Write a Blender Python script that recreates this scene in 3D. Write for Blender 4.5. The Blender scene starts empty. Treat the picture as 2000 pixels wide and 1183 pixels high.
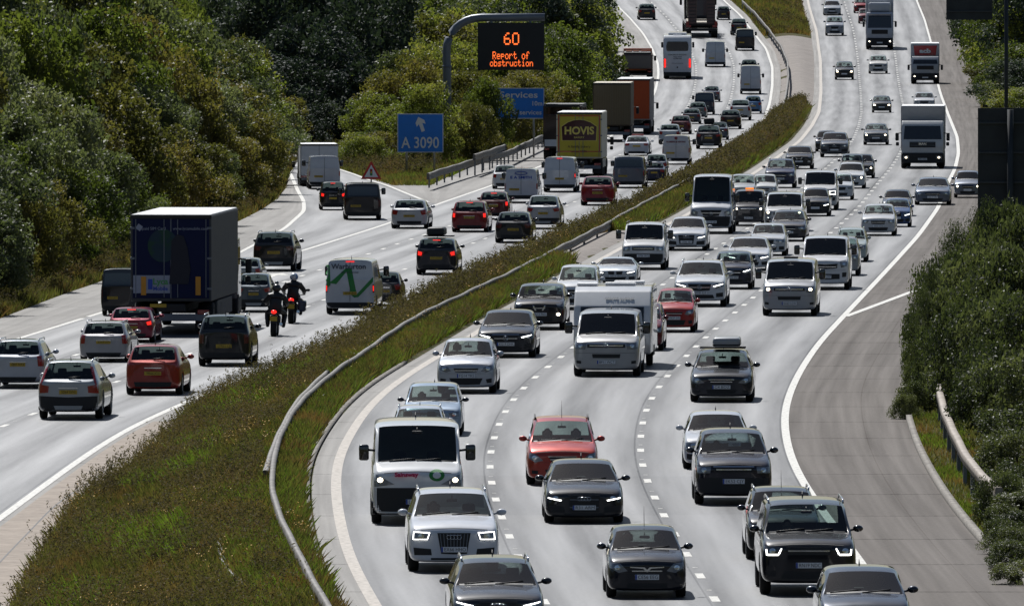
import bpy, bmesh, math, random
import numpy as np
from mathutils import Vector, Matrix
from mathutils.bvhtree import BVHTree
PI = math.pi
R = math.radians
random.seed(7); RNG = np.random.default_rng(7)
SC = bpy.context.scene
COL = SC.collection
# ------------------------------------------------------------------ camera, sky, sun, exposure
F, CH = 25000.0, 13.0                      # focal length in px of the 2000 px wide photo, camera height
cd = bpy.data.cameras.new('camera'); cam = bpy.data.objects.new('camera', cd); COL.objects.link(cam)
cam.location = (0, 0, CH); cd.sensor_width = 36; cd.lens = 450
cam.rotation_euler = (R(90) - math.atan(721.5 / F), 0, 0)
cd.clip_start = 5; cd.clip_end = 9000
SC.camera = cam
SUN_EL, SUN_AZ = R(50), R(-18)             # azimuth from +Y, negative to the left
w = bpy.data.worlds.new('World'); SC.world = w; w.use_nodes = True
nt = w.node_tree; bg = nt.nodes['Background']
sky = nt.nodes.new('ShaderNodeTexSky'); sky.sky_type = 'NISHITA'; sky.sun_disc = False
sky.sun_elevation = SUN_EL; sky.sun_rotation = SUN_AZ
nt.links.new(sky.outputs[0], bg.inputs[0]); bg.inputs[1].default_value = 0.05
sl = bpy.data.lights.new('sun', 'SUN'); sl.energy = 5.0; sl.angle = R(0.5); sl.color = (1, .985, .96)
so = bpy.data.objects.new('sun', sl); COL.objects.link(so)
sv = Vector((math.sin(SUN_AZ) * math.cos(SUN_EL), math.cos(SUN_AZ) * math.cos(SUN_EL), math.sin(SUN_EL)))
so.rotation_euler = sv.to_track_quat('Z', 'Y').to_euler()
so.location = (0, 0, 60)
vs = SC.view_settings; vs.view_transform = 'Standard'; vs.look = 'None'; vs.gamma = 1; vs.exposure = 0.15
SC.cycles.max_bounces = 6; SC.cycles.transparent_max_bounces = 12
SC.cycles.sample_clamp_indirect = 4

# ------------------------------------------------------------------ materials
MATS = {}
def newmat(name):
    m = bpy.data.materials.new(name); m.use_nodes = True
    return m, m.node_tree, m.node_tree.nodes['Principled BSDF']
def plain(name, col, rough=.5, metal=0., coat=0., emit=None, es=0., spec=.5):
    if name in MATS: return MATS[name]
    m, t, b = newmat(name)
    b.inputs['Base Color'].default_value = (*col, 1); b.inputs['Roughness'].default_value = rough
    b.inputs['Metallic'].default_value = metal; b.inputs['Coat Weight'].default_value = coat
    b.inputs['Coat Roughness'].default_value = .04; b.inputs['Specular IOR Level'].default_value = spec
    if emit: b.inputs['Emission Color'].default_value = (*emit, 1); b.inputs['Emission Strength'].default_value = es
    # slight grime so nothing is perfectly uniform
    if es == 0:
        tc = t.nodes.new('ShaderNodeTexCoord'); n = t.nodes.new('ShaderNodeTexNoise'); n.inputs['Scale'].default_value = 3.5
        n.inputs['Detail'].default_value = 5
        t.links.new(tc.outputs['Object'], n.inputs['Vector'])
        mr = t.nodes.new('ShaderNodeMapRange'); mr.inputs[3].default_value = max(0, rough - .06); mr.inputs[4].default_value = rough + .1
        t.links.new(n.outputs['Fac'], mr.inputs[0]); t.links.new(mr.outputs[0], b.inputs['Roughness'])
        mx = t.nodes.new('ShaderNodeMix'); mx.data_type = 'RGBA'
        mx.inputs[6].default_value = (*[c * .86 for c in col], 1); mx.inputs[7].default_value = (*[min(1, c * 1.06) for c in col], 1)
        t.links.new(n.outputs['Fac'], mx.inputs[0]); t.links.new(mx.outputs[2], b.inputs['Base Color'])
    MATS[name] = m; return m
def noise_mat(name, cols, scale, rough=.8, stretch=(1, 1, 1), detail=6, uv=False, bump=0, spec=.4, fine=None):
    """colour ramp over noise; cols = [(pos, rgb)...]"""
    m, t, b = newmat(name)
    tc = t.nodes.new('ShaderNodeTexCoord'); mp = t.nodes.new('ShaderNodeMapping'); mp.inputs['Scale'].default_value = stretch
    t.links.new(tc.outputs['UV' if uv else 'Object'], mp.inputs[0])
    n = t.nodes.new('ShaderNodeTexNoise'); n.inputs['Scale'].default_value = scale; n.inputs['Detail'].default_value = detail
    t.links.new(mp.outputs[0], n.inputs['Vector'])
    cr = t.nodes.new('ShaderNodeValToRGB'); el = cr.color_ramp.elements
    while len(el) < len(cols): el.new(.5)
    for e, (p, c) in zip(el, cols): e.position = p; e.color = (*c, 1)
    t.links.new(n.outputs['Fac'], cr.inputs[0]); out = cr.outputs[0]
    if fine:
        n2 = t.nodes.new('ShaderNodeTexNoise'); n2.inputs['Scale'].default_value = fine[0]; n2.inputs['Detail'].default_value = 3
        t.links.new(tc.outputs['Object'], n2.inputs['Vector'])
        mr = t.nodes.new('ShaderNodeMapRange'); mr.inputs[1].default_value = .3; mr.inputs[2].default_value = .7
        mr.inputs[3].default_value = 1 - fine[1]; mr.inputs[4].default_value = 1 + fine[1]
        t.links.new(n2.outputs['Fac'], mr.inputs[0])
        vm = t.nodes.new('ShaderNodeVectorMath'); vm.operation = 'SCALE'
        t.links.new(out, vm.inputs[0]); t.links.new(mr.outputs[0], vm.inputs[3]); out = vm.outputs[0]
    t.links.new(out, b.inputs['Base Color']); b.inputs['Roughness'].default_value = rough
    b.inputs['Specular IOR Level'].default_value = spec
    if bump:
        bp = t.nodes.new('ShaderNodeBump'); bp.inputs['Strength'].default_value = bump
        t.links.new(n.outputs['Fac'], bp.inputs['Height']); t.links.new(bp.outputs[0], b.inputs['Normal'])
    MATS[name] = m; return m
def asphalt(name, base, rough, spec, tracks=.25, lanes=3, joints=False):
    """road surface: UV u = fraction of the width in lanes, v = metres along the road"""
    m, t, b = newmat(name); N = t.nodes.new; L = t.links.new
    tc = N('ShaderNodeTexCoord'); sp = N('ShaderNodeSeparateXYZ'); L(tc.outputs['UV'], sp.inputs[0])
    def math_(op, a, bb=None):
        q = N('ShaderNodeMath'); q.operation = op
        for i, v in enumerate((a, bb)):
            if v is None: continue
            if isinstance(v, (int, float)): q.inputs[i].default_value = v
            else: L(v, q.inputs[i])
        return q.outputs[0]
    # wheel tracks: two darker bands a lane -> cos(4 pi u)
    c = math_('COSINE', math_('MULTIPLY', sp.outputs[0], 4 * PI)); c = math_('MULTIPLY', math_('ADD', c, 1), .5)
    mp = N('ShaderNodeMapping'); mp.inputs['Scale'].default_value = (2.5, .012, 1); L(tc.outputs['UV'], mp.inputs[0])
    n1 = N('ShaderNodeTexNoise'); n1.inputs['Scale'].default_value = 3; n1.inputs['Detail'].default_value = 5; L(mp.outputs[0], n1.inputs['Vector'])
    mp2 = N('ShaderNodeMapping'); mp2.inputs['Scale'].default_value = (.05, .016, 1); L(tc.outputs['UV'], mp2.inputs[0])
    n2 = N('ShaderNodeTexNoise'); n2.inputs['Scale'].default_value = 1; n2.inputs['Detail'].default_value = 1; L(mp2.outputs[0], n2.inputs['Vector'])
    st = math_('GREATER_THAN', n2.outputs['Fac'], .56)          # relaid patches across the road
    n3 = N('ShaderNodeTexNoise'); n3.inputs['Scale'].default_value = 9; n3.inputs['Detail'].default_value = 4; L(tc.outputs['Object'], n3.inputs['Vector'])
    f = math_('ADD', math_('MULTIPLY', c, -tracks * .7), math_('MULTIPLY', math_('SUBTRACT', n1.outputs['Fac'], .5), .85))
    f = math_('ADD', f, math_('MULTIPLY', st, -.05)); f = math_('ADD', f, math_('MULTIPLY', math_('SUBTRACT', n3.outputs['Fac'], .5), .6))
    if joints:                                                   # transverse cracks
        w1 = math_('FRACT', math_('MULTIPLY', math_('ADD', sp.outputs[1], math_('MULTIPLY', n3.outputs['Fac'], .5)), 1 / 11.))
        f = math_('ADD', f, math_('MULTIPLY', math_('LESS_THAN', w1, .022), -.35))
    f = math_('ADD', f, 1)
    vm = N('ShaderNodeVectorMath'); vm.operation = 'SCALE'; vm.inputs[0].default_value = base; L(f, vm.inputs[3])
    L(vm.outputs[0], b.inputs['Base Color'])
    # seam beside each lane line, and the worn sheen follows the wear of the surface
    sm = math_('LESS_THAN', math_('ABSOLUTE', math_('SUBTRACT', math_('FRACT', math_('ADD', sp.outputs[0], .54)), .5)), .006)
    f2 = math_('ADD', f, math_('MULTIPLY', sm, -.28))
    L(math_('MULTIPLY', math_('POWER', math_('MAXIMUM', f2, .05), 1.7), spec), b.inputs['Specular IOR Level'])
    L(math_('ADD', math_('MULTIPLY', n3.outputs['Fac'], .12), rough), b.inputs['Roughness'])
    bp = N('ShaderNodeBump'); bp.inputs['Strength'].default_value = .25; bp.inputs['Distance'].default_value = .02
    n4 = N('ShaderNodeTexNoise'); n4.inputs['Scale'].default_value = 40; L(tc.outputs['Object'], n4.inputs['Vector'])
    L(n4.outputs['Fac'], bp.inputs['Height']); L(bp.outputs[0], b.inputs['Normal'])
    MATS[name] = m; return m
def leaf_mat(name, cols, scale=.35, transl=.35, rough=.42, spec=.5, rnd=.35, stretch=(1, 1, 1)):
    m, t, b = newmat(name); N = t.nodes.new; L = t.links.new
    geo = N('ShaderNodeNewGeometry'); n = N('ShaderNodeTexNoise'); n.inputs['Scale'].default_value = scale; n.inputs['Detail'].default_value = 4
    vs_ = N('ShaderNodeVectorMath'); vs_.operation = 'MULTIPLY'; vs_.inputs[1].default_value = stretch; L(geo.outputs['Position'], vs_.inputs[0]); L(vs_.outputs[0], n.inputs['Vector'])
    oi = N('ShaderNodeObjectInfo'); ml = N('ShaderNodeMath'); ml.operation = 'MULTIPLY_ADD'
    L(oi.outputs['Random'], ml.inputs[0]); ml.inputs[1].default_value = rnd
    sb = N('ShaderNodeMath'); sb.operation = 'SUBTRACT'; L(n.outputs['Fac'], sb.inputs[0]); sb.inputs[1].default_value = rnd / 2
    L(sb.outputs[0], ml.inputs[2])
    rp = N('ShaderNodeMath'); rp.operation = 'MULTIPLY_ADD'; L(geo.outputs['Random Per Island'], rp.inputs[0]); rp.inputs[1].default_value = .16
    L(ml.outputs[0], rp.inputs[2])
    cr = N('ShaderNodeValToRGB'); el = cr.color_ramp.elements
    while len(el) < len(cols): el.new(.5)
    for e, (p, c) in zip(el, cols): e.position = p; e.color = (*c, 1)
    L(rp.outputs[0], cr.inputs[0])
    L(cr.outputs[0], b.inputs['Base Color']); b.inputs['Roughness'].default_value = rough; b.inputs['Specular IOR Level'].default_value = spec
    tr = N('ShaderNodeBsdfTranslucent'); mx = N('ShaderNodeMixShader'); mx.inputs[0].default_value = transl
    vm = N('ShaderNodeVectorMath'); vm.operation = 'MULTIPLY'; vm.inputs[1].default_value = (1.3, 1.45, .7); L(cr.outputs[0], vm.inputs[0])
    L(vm.outputs[0], tr.inputs[0]); L(b.outputs[0], mx.inputs[1]); L(tr.outputs[0], mx.inputs[2])
    L(mx.outputs[0], t.nodes['Material Output'].inputs[0])
    MATS[name] = m; return m
def glass_mat(name, tint, refl=.5):
    m, t, b = newmat(name); N = t.nodes.new; L = t.links.new
    t.nodes.remove(b)
    tr = N('ShaderNodeBsdfTransparent'); tr.inputs[0].default_value = (*tint, 1)
    gl = N('ShaderNodeBsdfGlossy'); gl.inputs['Roughness'].default_value = .03; gl.inputs[0].default_value = (.95, .98, 1, 1)
    fr = N('ShaderNodeFresnel'); fr.inputs[0].default_value = 1.42
    lw = N('ShaderNodeMath'); lw.operation = 'MULTIPLY_ADD'; L(fr.outputs[0], lw.inputs[0]); lw.inputs[1].default_value = 1.; lw.inputs[2].default_value = refl * .02
    lw.use_clamp = True
    mx = N('ShaderNodeMixShader'); L(lw.outputs[0], mx.inputs[0]); L(tr.outputs[0], mx.inputs[1]); L(gl.outputs[0], mx.inputs[2])
    L(mx.outputs[0], t.nodes['Material Output'].inputs[0]); MATS[name] = m; return m
def paint(col, metal=.0):
    k = 'paint_%.3f_%.3f_%.3f_%.1f' % (*col, metal)
    return plain(k, col, rough=.34, metal=metal, coat=1.0, spec=.1)

glass_f = glass_mat('windscreen_glass', (.56, .65, .63))
glass_d = glass_mat('tinted_glass', (.10, .12, .12), .7)
glass_h = glass_mat('lamp_glass', (.85, .88, .9), .6)
TRIM = plain('black_trim', (.012, .012, .014), .55)
TYRE = plain('tyre_rubber', (.014, .014, .014), .75, spec=.3)
RIM = plain('alloy_rim', (.32, .33, .35), .35, .8)
RIMD = plain('dark_rim', (.06, .06, .065), .45, .6)
CHROME = plain('chrome', (.75, .76, .78), .15, 1)
LAMP = plain('lamp_reflector', (.20, .22, .25), .14, .3, 1)
LAMPD = plain('dark_lamp', (.06, .065, .075), .12, .2, 1)
REDL = plain('red_lens', (.30, .008, .008), .2, 0, 1)
REDDK = plain('dark_red_lens', (.09, .006, .008), .2, 0, 1)
BRAKE = plain('lit_brake_lamp', (.4, .01, .01), .3, 0, 0, (1, .02, .012), 1.3)
AMBER = plain('amber_lens', (.6, .2, .02), .3, 0, 1)
DRL = plain('daytime_lamp', (.9, .9, .9), .3, 0, 0, (1, .98, .92), 5)
HLON = plain('lit_headlamp', (.9, .9, .8), .3, 0, 0, (1, .86, .62), 6)
PLW = plain('white_plate', (.82, .83, .85), .4)
PLY = plain('yellow_plate', (.55, .36, .03), .4)
BLK = plain('black_lettering', (.01, .01, .012), .6)
WHT = plain('white_lettering', (.75, .75, .75), .6)
EUB = plain('plate_blue', (.01, .06, .4), .4)
GLOSSB = plain('gloss_black', (.008, .009, .012), .2, 0, 1)
SEAT = plain('seat_fabric', (.028, .028, .032), .8)
SEATB = plain('dashboard_plastic', (.03, .03, .033), .6)
STEEL = plain('galvanised_steel', (.36, .37, .38), .45, .5)
GREYM = plain('grey_painted_steel', (.16, .18, .21), .45, .3)

# ------------------------------------------------------------------ mesh helpers
def tag(o, label=None, cat=None, group=None, kind=None):
    if label: o['label'] = label
    if cat: o['category'] = cat
    if group: o['group'] = group
    if kind: o['kind'] = kind
    return o
def empty(name, loc=(0, 0, 0), rz=0, **k):
    o = bpy.data.objects.new(name, None); COL.objects.link(o); o.location = loc; o.rotation_euler = (0, 0, rz)
    o.empty_display_size = .3
    return tag(o, **k)
def link(name, me, parent=None, mats=None):
    o = bpy.data.objects.new(name, me); COL.objects.link(o)
    if parent: o.parent = parent
    if mats:
        for i, mm in enumerate(mats):
            if i >= len(me.materials): me.materials.append(mm)
            o.material_slots[i].link = 'OBJECT'; o.material_slots[i].material = mm
    return o
def arrays(name, V, Fq, uv=None, smooth=False):
    """V (n,3), Fq (m,k) equal-sized faces"""
    me = bpy.data.meshes.new(name); V = np.asarray(V, dtype=np.float32); Fq = np.asarray(Fq, dtype=np.int32)
    m, k = Fq.shape
    me.vertices.add(len(V)); me.vertices.foreach_set('co', V.ravel())
    me.loops.add(m * k); me.loops.foreach_set('vertex_index', Fq.ravel())
    me.polygons.add(m); me.polygons.foreach_set('loop_start', np.arange(0, m * k, k, dtype=np.int32))
    if uv is not None:
        l = me.uv_layers.new(name='UVMap'); l.data.foreach_set('uv', np.asarray(uv, dtype=np.float32)[Fq.ravel()].ravel())
    me.update(calc_edges=True)
    if smooth: me.polygons.foreach_set('use_smooth', np.ones(m, dtype=bool))
    return me
class MB:
    def __init__(s): s.bm = bmesh.new()
    def _mat(s, fs, mi):
        for f in fs: f.material_index = mi
    def box(s, c, d, bev=0, mi=0, seg=2, rot=None):
        r = bmesh.ops.create_cube(s.bm, size=1)
        vs_ = r['verts']; M = Matrix.Translation(c) @ (rot or Matrix()) @ Matrix.Diagonal((*d, 1))
        bmesh.ops.transform(s.bm, matrix=M, verts=vs_)
        fs = list({f for v in vs_ for f in v.link_faces}); s._mat(fs, mi)
        if bev:
            es = list({e for v in vs_ for e in v.link_edges})
            bmesh.ops.bevel(s.bm, geom=es, offset=bev, segments=seg, profile=.5, affect='EDGES', clamp_overlap=True)
            # bevel keeps material of neighbours
        return s
    def tube(s, pts, r, seg=8, mi=0, cap=True):
        pts = [Vector(p) for p in pts]; rs = r if isinstance(r, (list, tuple)) else [r] * len(pts); rings = []
        for i, p in enumerate(pts):
            d = (pts[min(i + 1, len(pts) - 1)] - pts[max(i - 1, 0)]).normalized()
            u = d.cross(Vector((0, 0, 1)) if abs(d.z) < .9 else Vector((1, 0, 0))).normalized(); v = d.cross(u)
            rings.append([s.bm.verts.new(p + (u * math.cos(2 * PI * k / seg) + v * math.sin(2 * PI * k / seg)) * rs[i]) for k in range(seg)])
        for a, b in zip(rings, rings[1:]):
            for k in range(seg):
                f = s.bm.faces.new((a[k], a[(k + 1) % seg], b[(k + 1) % seg], b[k])); f.material_index = mi; f.smooth = True
        if cap:
            for q in (rings[0][::-1], rings[-1]):
                f = s.bm.faces.new(q); f.material_index = mi
        return s
    def ell(s, c, d, mi=0, u=12, v=8, rot=None):
        r = bmesh.ops.create_uvsphere(s.bm, u_segments=u, v_segments=v, radius=1)
        bmesh.ops.transform(s.bm, matrix=Matrix.Translation(c) @ (rot or Matrix()) @ Matrix.Diagonal((*d, 1)), verts=r['verts'])
        for f in {f for q in r['verts'] for f in q.link_faces}: f.material_index = mi; f.smooth = True
        return s
    def prism(s, pts, y0, y1, mi=0):
        """polygon in xz, extruded y0..y1"""
        a = [s.bm.verts.new((x, y0, z)) for x, z in pts]; b = [s.bm.verts.new((x, y1, z)) for x, z in pts]; n = len(pts)
        fs = [s.bm.faces.new(a[::-1]), s.bm.faces.new(b)]
        for i in range(n): fs.append(s.bm.faces.new((a[i], a[(i + 1) % n], b[(i + 1) % n], b[i])))
        s._mat(fs, mi); return s
    def prismx(s, pts, x0, x1, mi=0):
        """polygon in yz, extruded x0..x1"""
        a = [s.bm.verts.new((x0, y, z)) for y, z in pts]; b = [s.bm.verts.new((x1, y, z)) for y, z in pts]; n = len(pts)
        fs = [s.bm.faces.new(a), s.bm.faces.new(b[::-1])]
        for i in range(n): fs.append(s.bm.faces.new((a[(i + 1) % n], a[i], b[i], b[(i + 1) % n])))
        s._mat(fs, mi); return s
    def mesh(s, name='m'):
        bmesh.ops.recalc_face_normals(s.bm, faces=s.bm.faces[:])
        me = bpy.data.meshes.new(name); s.bm.to_mesh(me); s.bm.free(); return me
    def build(s, name, mats, parent=None):
        if not isinstance(mats, (list, tuple)): mats = [mats]
        me = s.mesh(name)
        for m in mats: me.materials.append(m)
        o = bpy.data.objects.new(name, me); COL.objects.link(o)
        if parent: o.parent = parent
        return o
_TXT = {}
def text_mesh(txt, size, depth=.004, bold=.0, width=None):
    k = (txt, size, depth, bold, width)
    if k in _TXT: return _TXT[k]
    c = bpy.data.curves.new('t', 'FONT'); c.body = txt; c.size = size; c.align_x = 'CENTER'; c.align_y = 'CENTER'
    c.extrude = depth; c.offset = bold; c.resolution_u = 3
    o = bpy.data.objects.new('t', c); COL.objects.link(o); bpy.context.view_layer.update()
    me = bpy.data.meshes.new_from_object(o.evaluated_get(bpy.context.evaluated_depsgraph_get()))
    bpy.data.objects.remove(o)
    if width and len(me.vertices):
        a = np.empty(len(me.vertices) * 3, dtype=np.float32); me.vertices.foreach_get('co', a); a = a.reshape(-1, 3)
        a[:, 0] *= width / max(1e-6, a[:, 0].max() - a[:, 0].min()); me.vertices.foreach_set('co', a.ravel()); me.update()
    me.materials.clear(); _TXT[k] = me; return me
def put_text(txt, size, mat, parent, loc, facing=-1, name='lettering', bold=.0, width=None):
    me = text_mesh(txt, size, bold=bold, width=width)
    o = link(name, me, parent, [mat]); o.location = loc
    o.rotation_euler = (R(90), 0, 0 if facing < 0 else PI); return o

# ------------------------------------------------------------------ ground heights and the road's curves
def smooth01(t): t = np.clip(t, 0, 1); return t * t * (3 - 2 * t)
def base(Y): Y = np.asarray(Y, dtype=float); d = np.clip(Y - 1000, 0, 700); return 4e-5 * d * d + np.clip(Y - 1700, 0, 300) * .03
def off(Y): return -1.1 * (1 - smooth01((np.asarray(Y, dtype=float) - 850) / 300.))
def zR(Y): return base(Y)
def zL(Y): return base(Y) + off(Y)
_yy = np.arange(150, 2200, .5)
_tab = {'R': -130 + F * (CH - zR(_yy)) / _yy, 'L': -130 + F * (CH - zL(_yy)) / _yy}
def ground(x, y, side='R'):
    """point of the carriageway under a pixel of the photo"""
    t = _tab[side]; n = int(np.argmin(t)) + 1
    Y = float(np.interp(-y, -t[:n], _yy[:n])); return (x - 1000) * Y / F, Y
YS = np.arange(150., 1800., 3.)
def curve(pts, side, sm=7):
    P = sorted((ground(x, y, side)[::-1] for x, y in pts))
    ys = np.array([p[0] for p in P]); xs = np.array([p[1] for p in P])
    x = np.interp(YS, ys, xs)
    s0 = (xs[min(2, len(xs) - 1)] - xs[0]) / (ys[min(2, len(xs) - 1)] - ys[0]); s1 = (xs[-1] - xs[-3]) / (ys[-1] - ys[-3])
    x = np.where(YS < ys[0], xs[0] + (YS - ys[0]) * s0, x); x = np.where(YS > ys[-1], xs[-1] + (YS - ys[-1]) * s1, x)
    k = np.hanning(2 * sm + 3)[1:-1]; k /= k.sum(); xp = np.pad(x, sm, mode='reflect', reflect_type='odd')
    x = np.convolve(xp, k, 'valid'); return lambda Y, x=x: np.interp(Y, YS, x)
RL = curve([(735,1183),(690,1120),(665,1040),(652,960),(655,900),(680,850),(720,790),(780,740),(840,705),(960,630),(1050,580),(1130,530),
            (1220,480),(1340,420),(1430,365),(1500,320),(1562,275),(1585,246),(1599,219),(1603,178),(1602,118),(1594,59),(1578,6)], 'R')
RR = curve([(1740,1183),(1691,1105),(1640,1040),(1580,958),(1566,937),(1542,885),(1533,832),(1535,790),(1560,730),(1600,670),(1669,596),(1731,530),
            (1794,461),(1834,405),(1853,355),(1866,330),(1873,299),(1870,267),(1853,225),(1832,163),(1818,80),(1806,38),(1790,0)], 'R')
RK = curve([(2000,1140),(1967,1118),(1890,1035),(1836,965),(1797,895),(1780,860),(1773,825),(1758,780),(1762,740),(1785,700),(1815,640),
            (1845,560),(1880,480),(1912,400),(1925,300),(1914,204),(1902,154),(1887,100),(1875,50),(1862,0)], 'R')
LE = curve([(0,1010),(61,965),(122,920),(204,863),(265,827),(323,802),(367,784),(433,753),(490,733),(555,704),(611,676),(740,617),(860,565),
            (960,522),(1060,478),(1150,440),(1230,405),(1300,366),(1340,345),(1385,318),(1440,282),(1472,252),(1493,231),(1503,201),(1508,166),
            (1508,130),(1496,95),(1472,65),(1446,30),(1412,0)], 'L')
L1 = curve([(0,672),(199,610),(375,553),(589,490),(763,435),(850,400),(909,380),(959,363),(1000,346),(1080,315),(1160,283),(1220,250),(1255,222),
            (1273,192),(1280,177),(1286,148),(1285,124),(1274,95),(1256,65),(1230,35),(1206,12)], 'L')
LN = curve([(850,361),(909,330),(1057,280),(1110,252),(1160,222),(1195,190),(1208,150),(1208,120),(1200,80),(1186,40),(1165,0)], 'L')
SS = curve([(0,621),(55,600),(127,572),(199,549),(300,505),(400,462),(463,433),(513,408),(545,385),(557,366),(562,350)], 'L', 5)
SL = curve([(300,580),(380,540),(470,492),(556,446),(594,412),(593,392),(583,375),(577,362),(572,350)], 'L', 3)
SRt = curve([(845,398),(800,380),(754,361),(715,350),(700,343)], 'L', 3)
def yof(y, side='L'): return ground(1000, y, side)[1]
Y_GORE, Y_SLIP0, Y_SLIP1 = yof(397), yof(600), 800.
def lslip(Y): return np.where(np.asarray(Y) > Y_SLIP0, np.minimum(SL(Y), L1(Y)), L1(Y))
def outer_left(Y):
    """left edge of everything paved on the left side, before the gore / after it"""
    return SS(Y)
def strip(name, fl, fr, y0, y1, side, dz, mat, nx=1, lanes=1, step=3., z=None, parent=None):
    ys = np.arange(y0, y1 + .01, step); a, b = fl(ys), fr(ys); n = len(ys)
    zz = (zR if side == 'R' else zL)(ys) + dz if z is None else z(ys) + dz
    V = []; UV = []
    for i in range(nx + 1):
        t = i / nx; V.append(np.stack([a + (b - a) * t, ys, zz], 1)); UV.append(np.stack([np.full(n, t * lanes), ys], 1))
    V = np.concatenate(V); UV = np.concatenate(UV); Fq = []
    j = np.arange(n - 1)
    for i in range(nx): Fq.append(np.stack([i * n + j, (i + 1) * n + j, (i + 1) * n + j + 1, i * n + j + 1], 1))
    me = arrays(name, V, np.concatenate(Fq), UV); me.materials.append(mat)
    o = bpy.data.objects.new(name, me); COL.objects.link(o)
    if parent: o.parent = parent
    return o
off_f = lambda f, d: (lambda Y: f(Y) + d)
# ------------------------------------------------------------------ terrain
GE = curve([(347,812),(302,859),(245,908),(196,945),(122,978),(98,1022),(49,1088),(8,1165),(-10,1200)], 'L', 4)
yc1 = yof(816)
def terrain_z(X, Y):
    X = np.asarray(X, dtype=float); Y = np.asarray(Y, dtype=float)
    zr, zl = zR(Y), zL(Y)
    g_ = np.where(Y < yc1, np.maximum(GE(Y) - LE(Y), .4), .0); le, rl = LE(Y) + 1.2 + g_, RL(Y) - .8
    t = smooth01((X - le) / np.maximum(.5, rl - le)); z = zl + (zr - zl) * t
    # hump of the central reservation
    inside = (X > le) & (X < rl); u = np.clip((X - le) / np.maximum(.5, rl - le), 0, 1)
    z = z + np.where(inside, .25 * np.sin(u * PI), 0)
    # right bank
    d = X - (RK(Y) + 1.); z = z + np.where(d > 0, np.minimum(d * .22, 5), 0)
    # left: bank beyond the slip road / island between slip road and main road
    bank = X < SS(Y) - .8; d = (SS(Y) - .8) - X; z = np.where(bank & (Y < 820), zl + np.minimum(d * .38, 9), z)
    far = (Y >= 820) & (X < LN(Y) - 2); d = LN(Y) - 2 - X; z = np.where(far, zl + np.minimum(np.clip(d, 0, 99) * .05, 3), z)
    paved = ((X < LE(Y) + .9 + g_) & (X > np.where(Y < 820, SS(Y) - .6, LN(Y) - .4))) | ((X > RL(Y) - .6) & (X < RK(Y) + .1))
    return z - np.where(paved, .09, .0) + np.clip(-Y - 100, 0, 600) * .2 + np.clip(Y - 2000, 0, 2000) * .03  # unseen rise behind the camera, added to darken what the car paint reflects
xs = np.unique(np.concatenate([np.arange(-400, -60, 20), np.arange(-60, -40, 4), np.arange(-40, 44, .6), np.arange(44, 80, 3), np.arange(80, 401, 20)]))
ys = np.unique(np.concatenate([np.arange(-3000, -60, 300), np.arange(-60, 200, 20), np.arange(200, 1500, 4), np.arange(1500, 2000, 20), np.arange(2000, 4001, 100)]))
GX, GY = np.meshgrid(xs, ys, indexing='ij'); GZ = terrain_z(GX, GY)
V = np.stack([GX, GY, GZ], -1).reshape(-1, 3); nY = len(ys)
i, j = np.meshgrid(np.arange(len(xs) - 1), np.arange(nY - 1), indexing='ij'); q = (i * nY + j).ravel()
me = arrays('ground', V, np.stack([q, q + nY, q + nY + 1, q + 1], 1), smooth=True)
SOIL = noise_mat('soil_and_turf', [(.30, (.030, .034, .012)), (.45, (.055, .062, .022)), (.58, (.085, .066, .036)), (.72, (.05, .07, .02))], .5, .95, fine=(6, .5), spec=.05)
me.materials.append(SOIL); g = bpy.data.objects.new('ground', me); COL.objects.link(g); tag(g, kind='structure')
def st(o): return tag(o, kind='structure')
ASR = asphalt('asphalt_lanes', (.10, .102, .108), .50, .85, .5)
ASL = asphalt('asphalt_lanes_left', (.11, .112, .118), .50, .95, .42)
ASH = asphalt('asphalt_hard_shoulder', (.082, .068, .058), .70, .26, .15, joints=True)
ASG = asphalt('asphalt_hard_shoulder_pale', (.155, .145, .132), .62, .5, .1, joints=True)
CONC = noise_mat('concrete_channel', [(.3, (.22, .18, .145)), (.7, (.30, .25, .205))], 1.2, .85, fine=(5, .2))
MARK = noise_mat('road_paint', [(.36, (.30, .29, .27)), (.5, (.58, .57, .53))], 9, .6, detail=5)
MARKT = noise_mat('worn_road_paint', [(.36, (.26, .235, .205)), (.55, (.44, .40, .355))], 7, .7, detail=5)
st(strip('road', RL, RR, 180, 1700, 'R', 0, ASR, 3, 3)); st(strip('hard_shoulder', RR, RK, 180, 1700, 'R', -.006, ASH, 2, 1.5))
lane_left = lambda Y: np.where(Y < Y_SLIP0, L1(Y), np.minimum(SL(Y), L1(Y)))
st(strip('road', L1, LE, 250, 1700, 'L', 0, ASL, 3, 3))
st(strip('slip_road', lambda Y: np.minimum(SL(Y), L1(Y)), lambda Y: np.where(Y < Y_GORE, L1(Y), SRt(Y)), Y_SLIP0 - 1, 815, 'L', -.004, ASL, 2, 1))
st(strip('hard_shoulder', SS, lambda Y: np.where(Y < Y_SLIP0, L1(Y), np.minimum(SL(Y), L1(Y))) + .3, 250, 815, 'L', -.012, ASG, 2, 1))
st(strip('gore_surface', SRt, lambda Y: L1(Y) + .1, Y_GORE, yof(345), 'L', -.008, ASG, 2, 1))
st(strip('hard_shoulder', lambda Y: np.maximum(LN(Y), SRt(Y)), lambda Y: L1(Y) + .1, yof(362), 1700, 'L', -.014, ASG, 2, 1))
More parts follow.
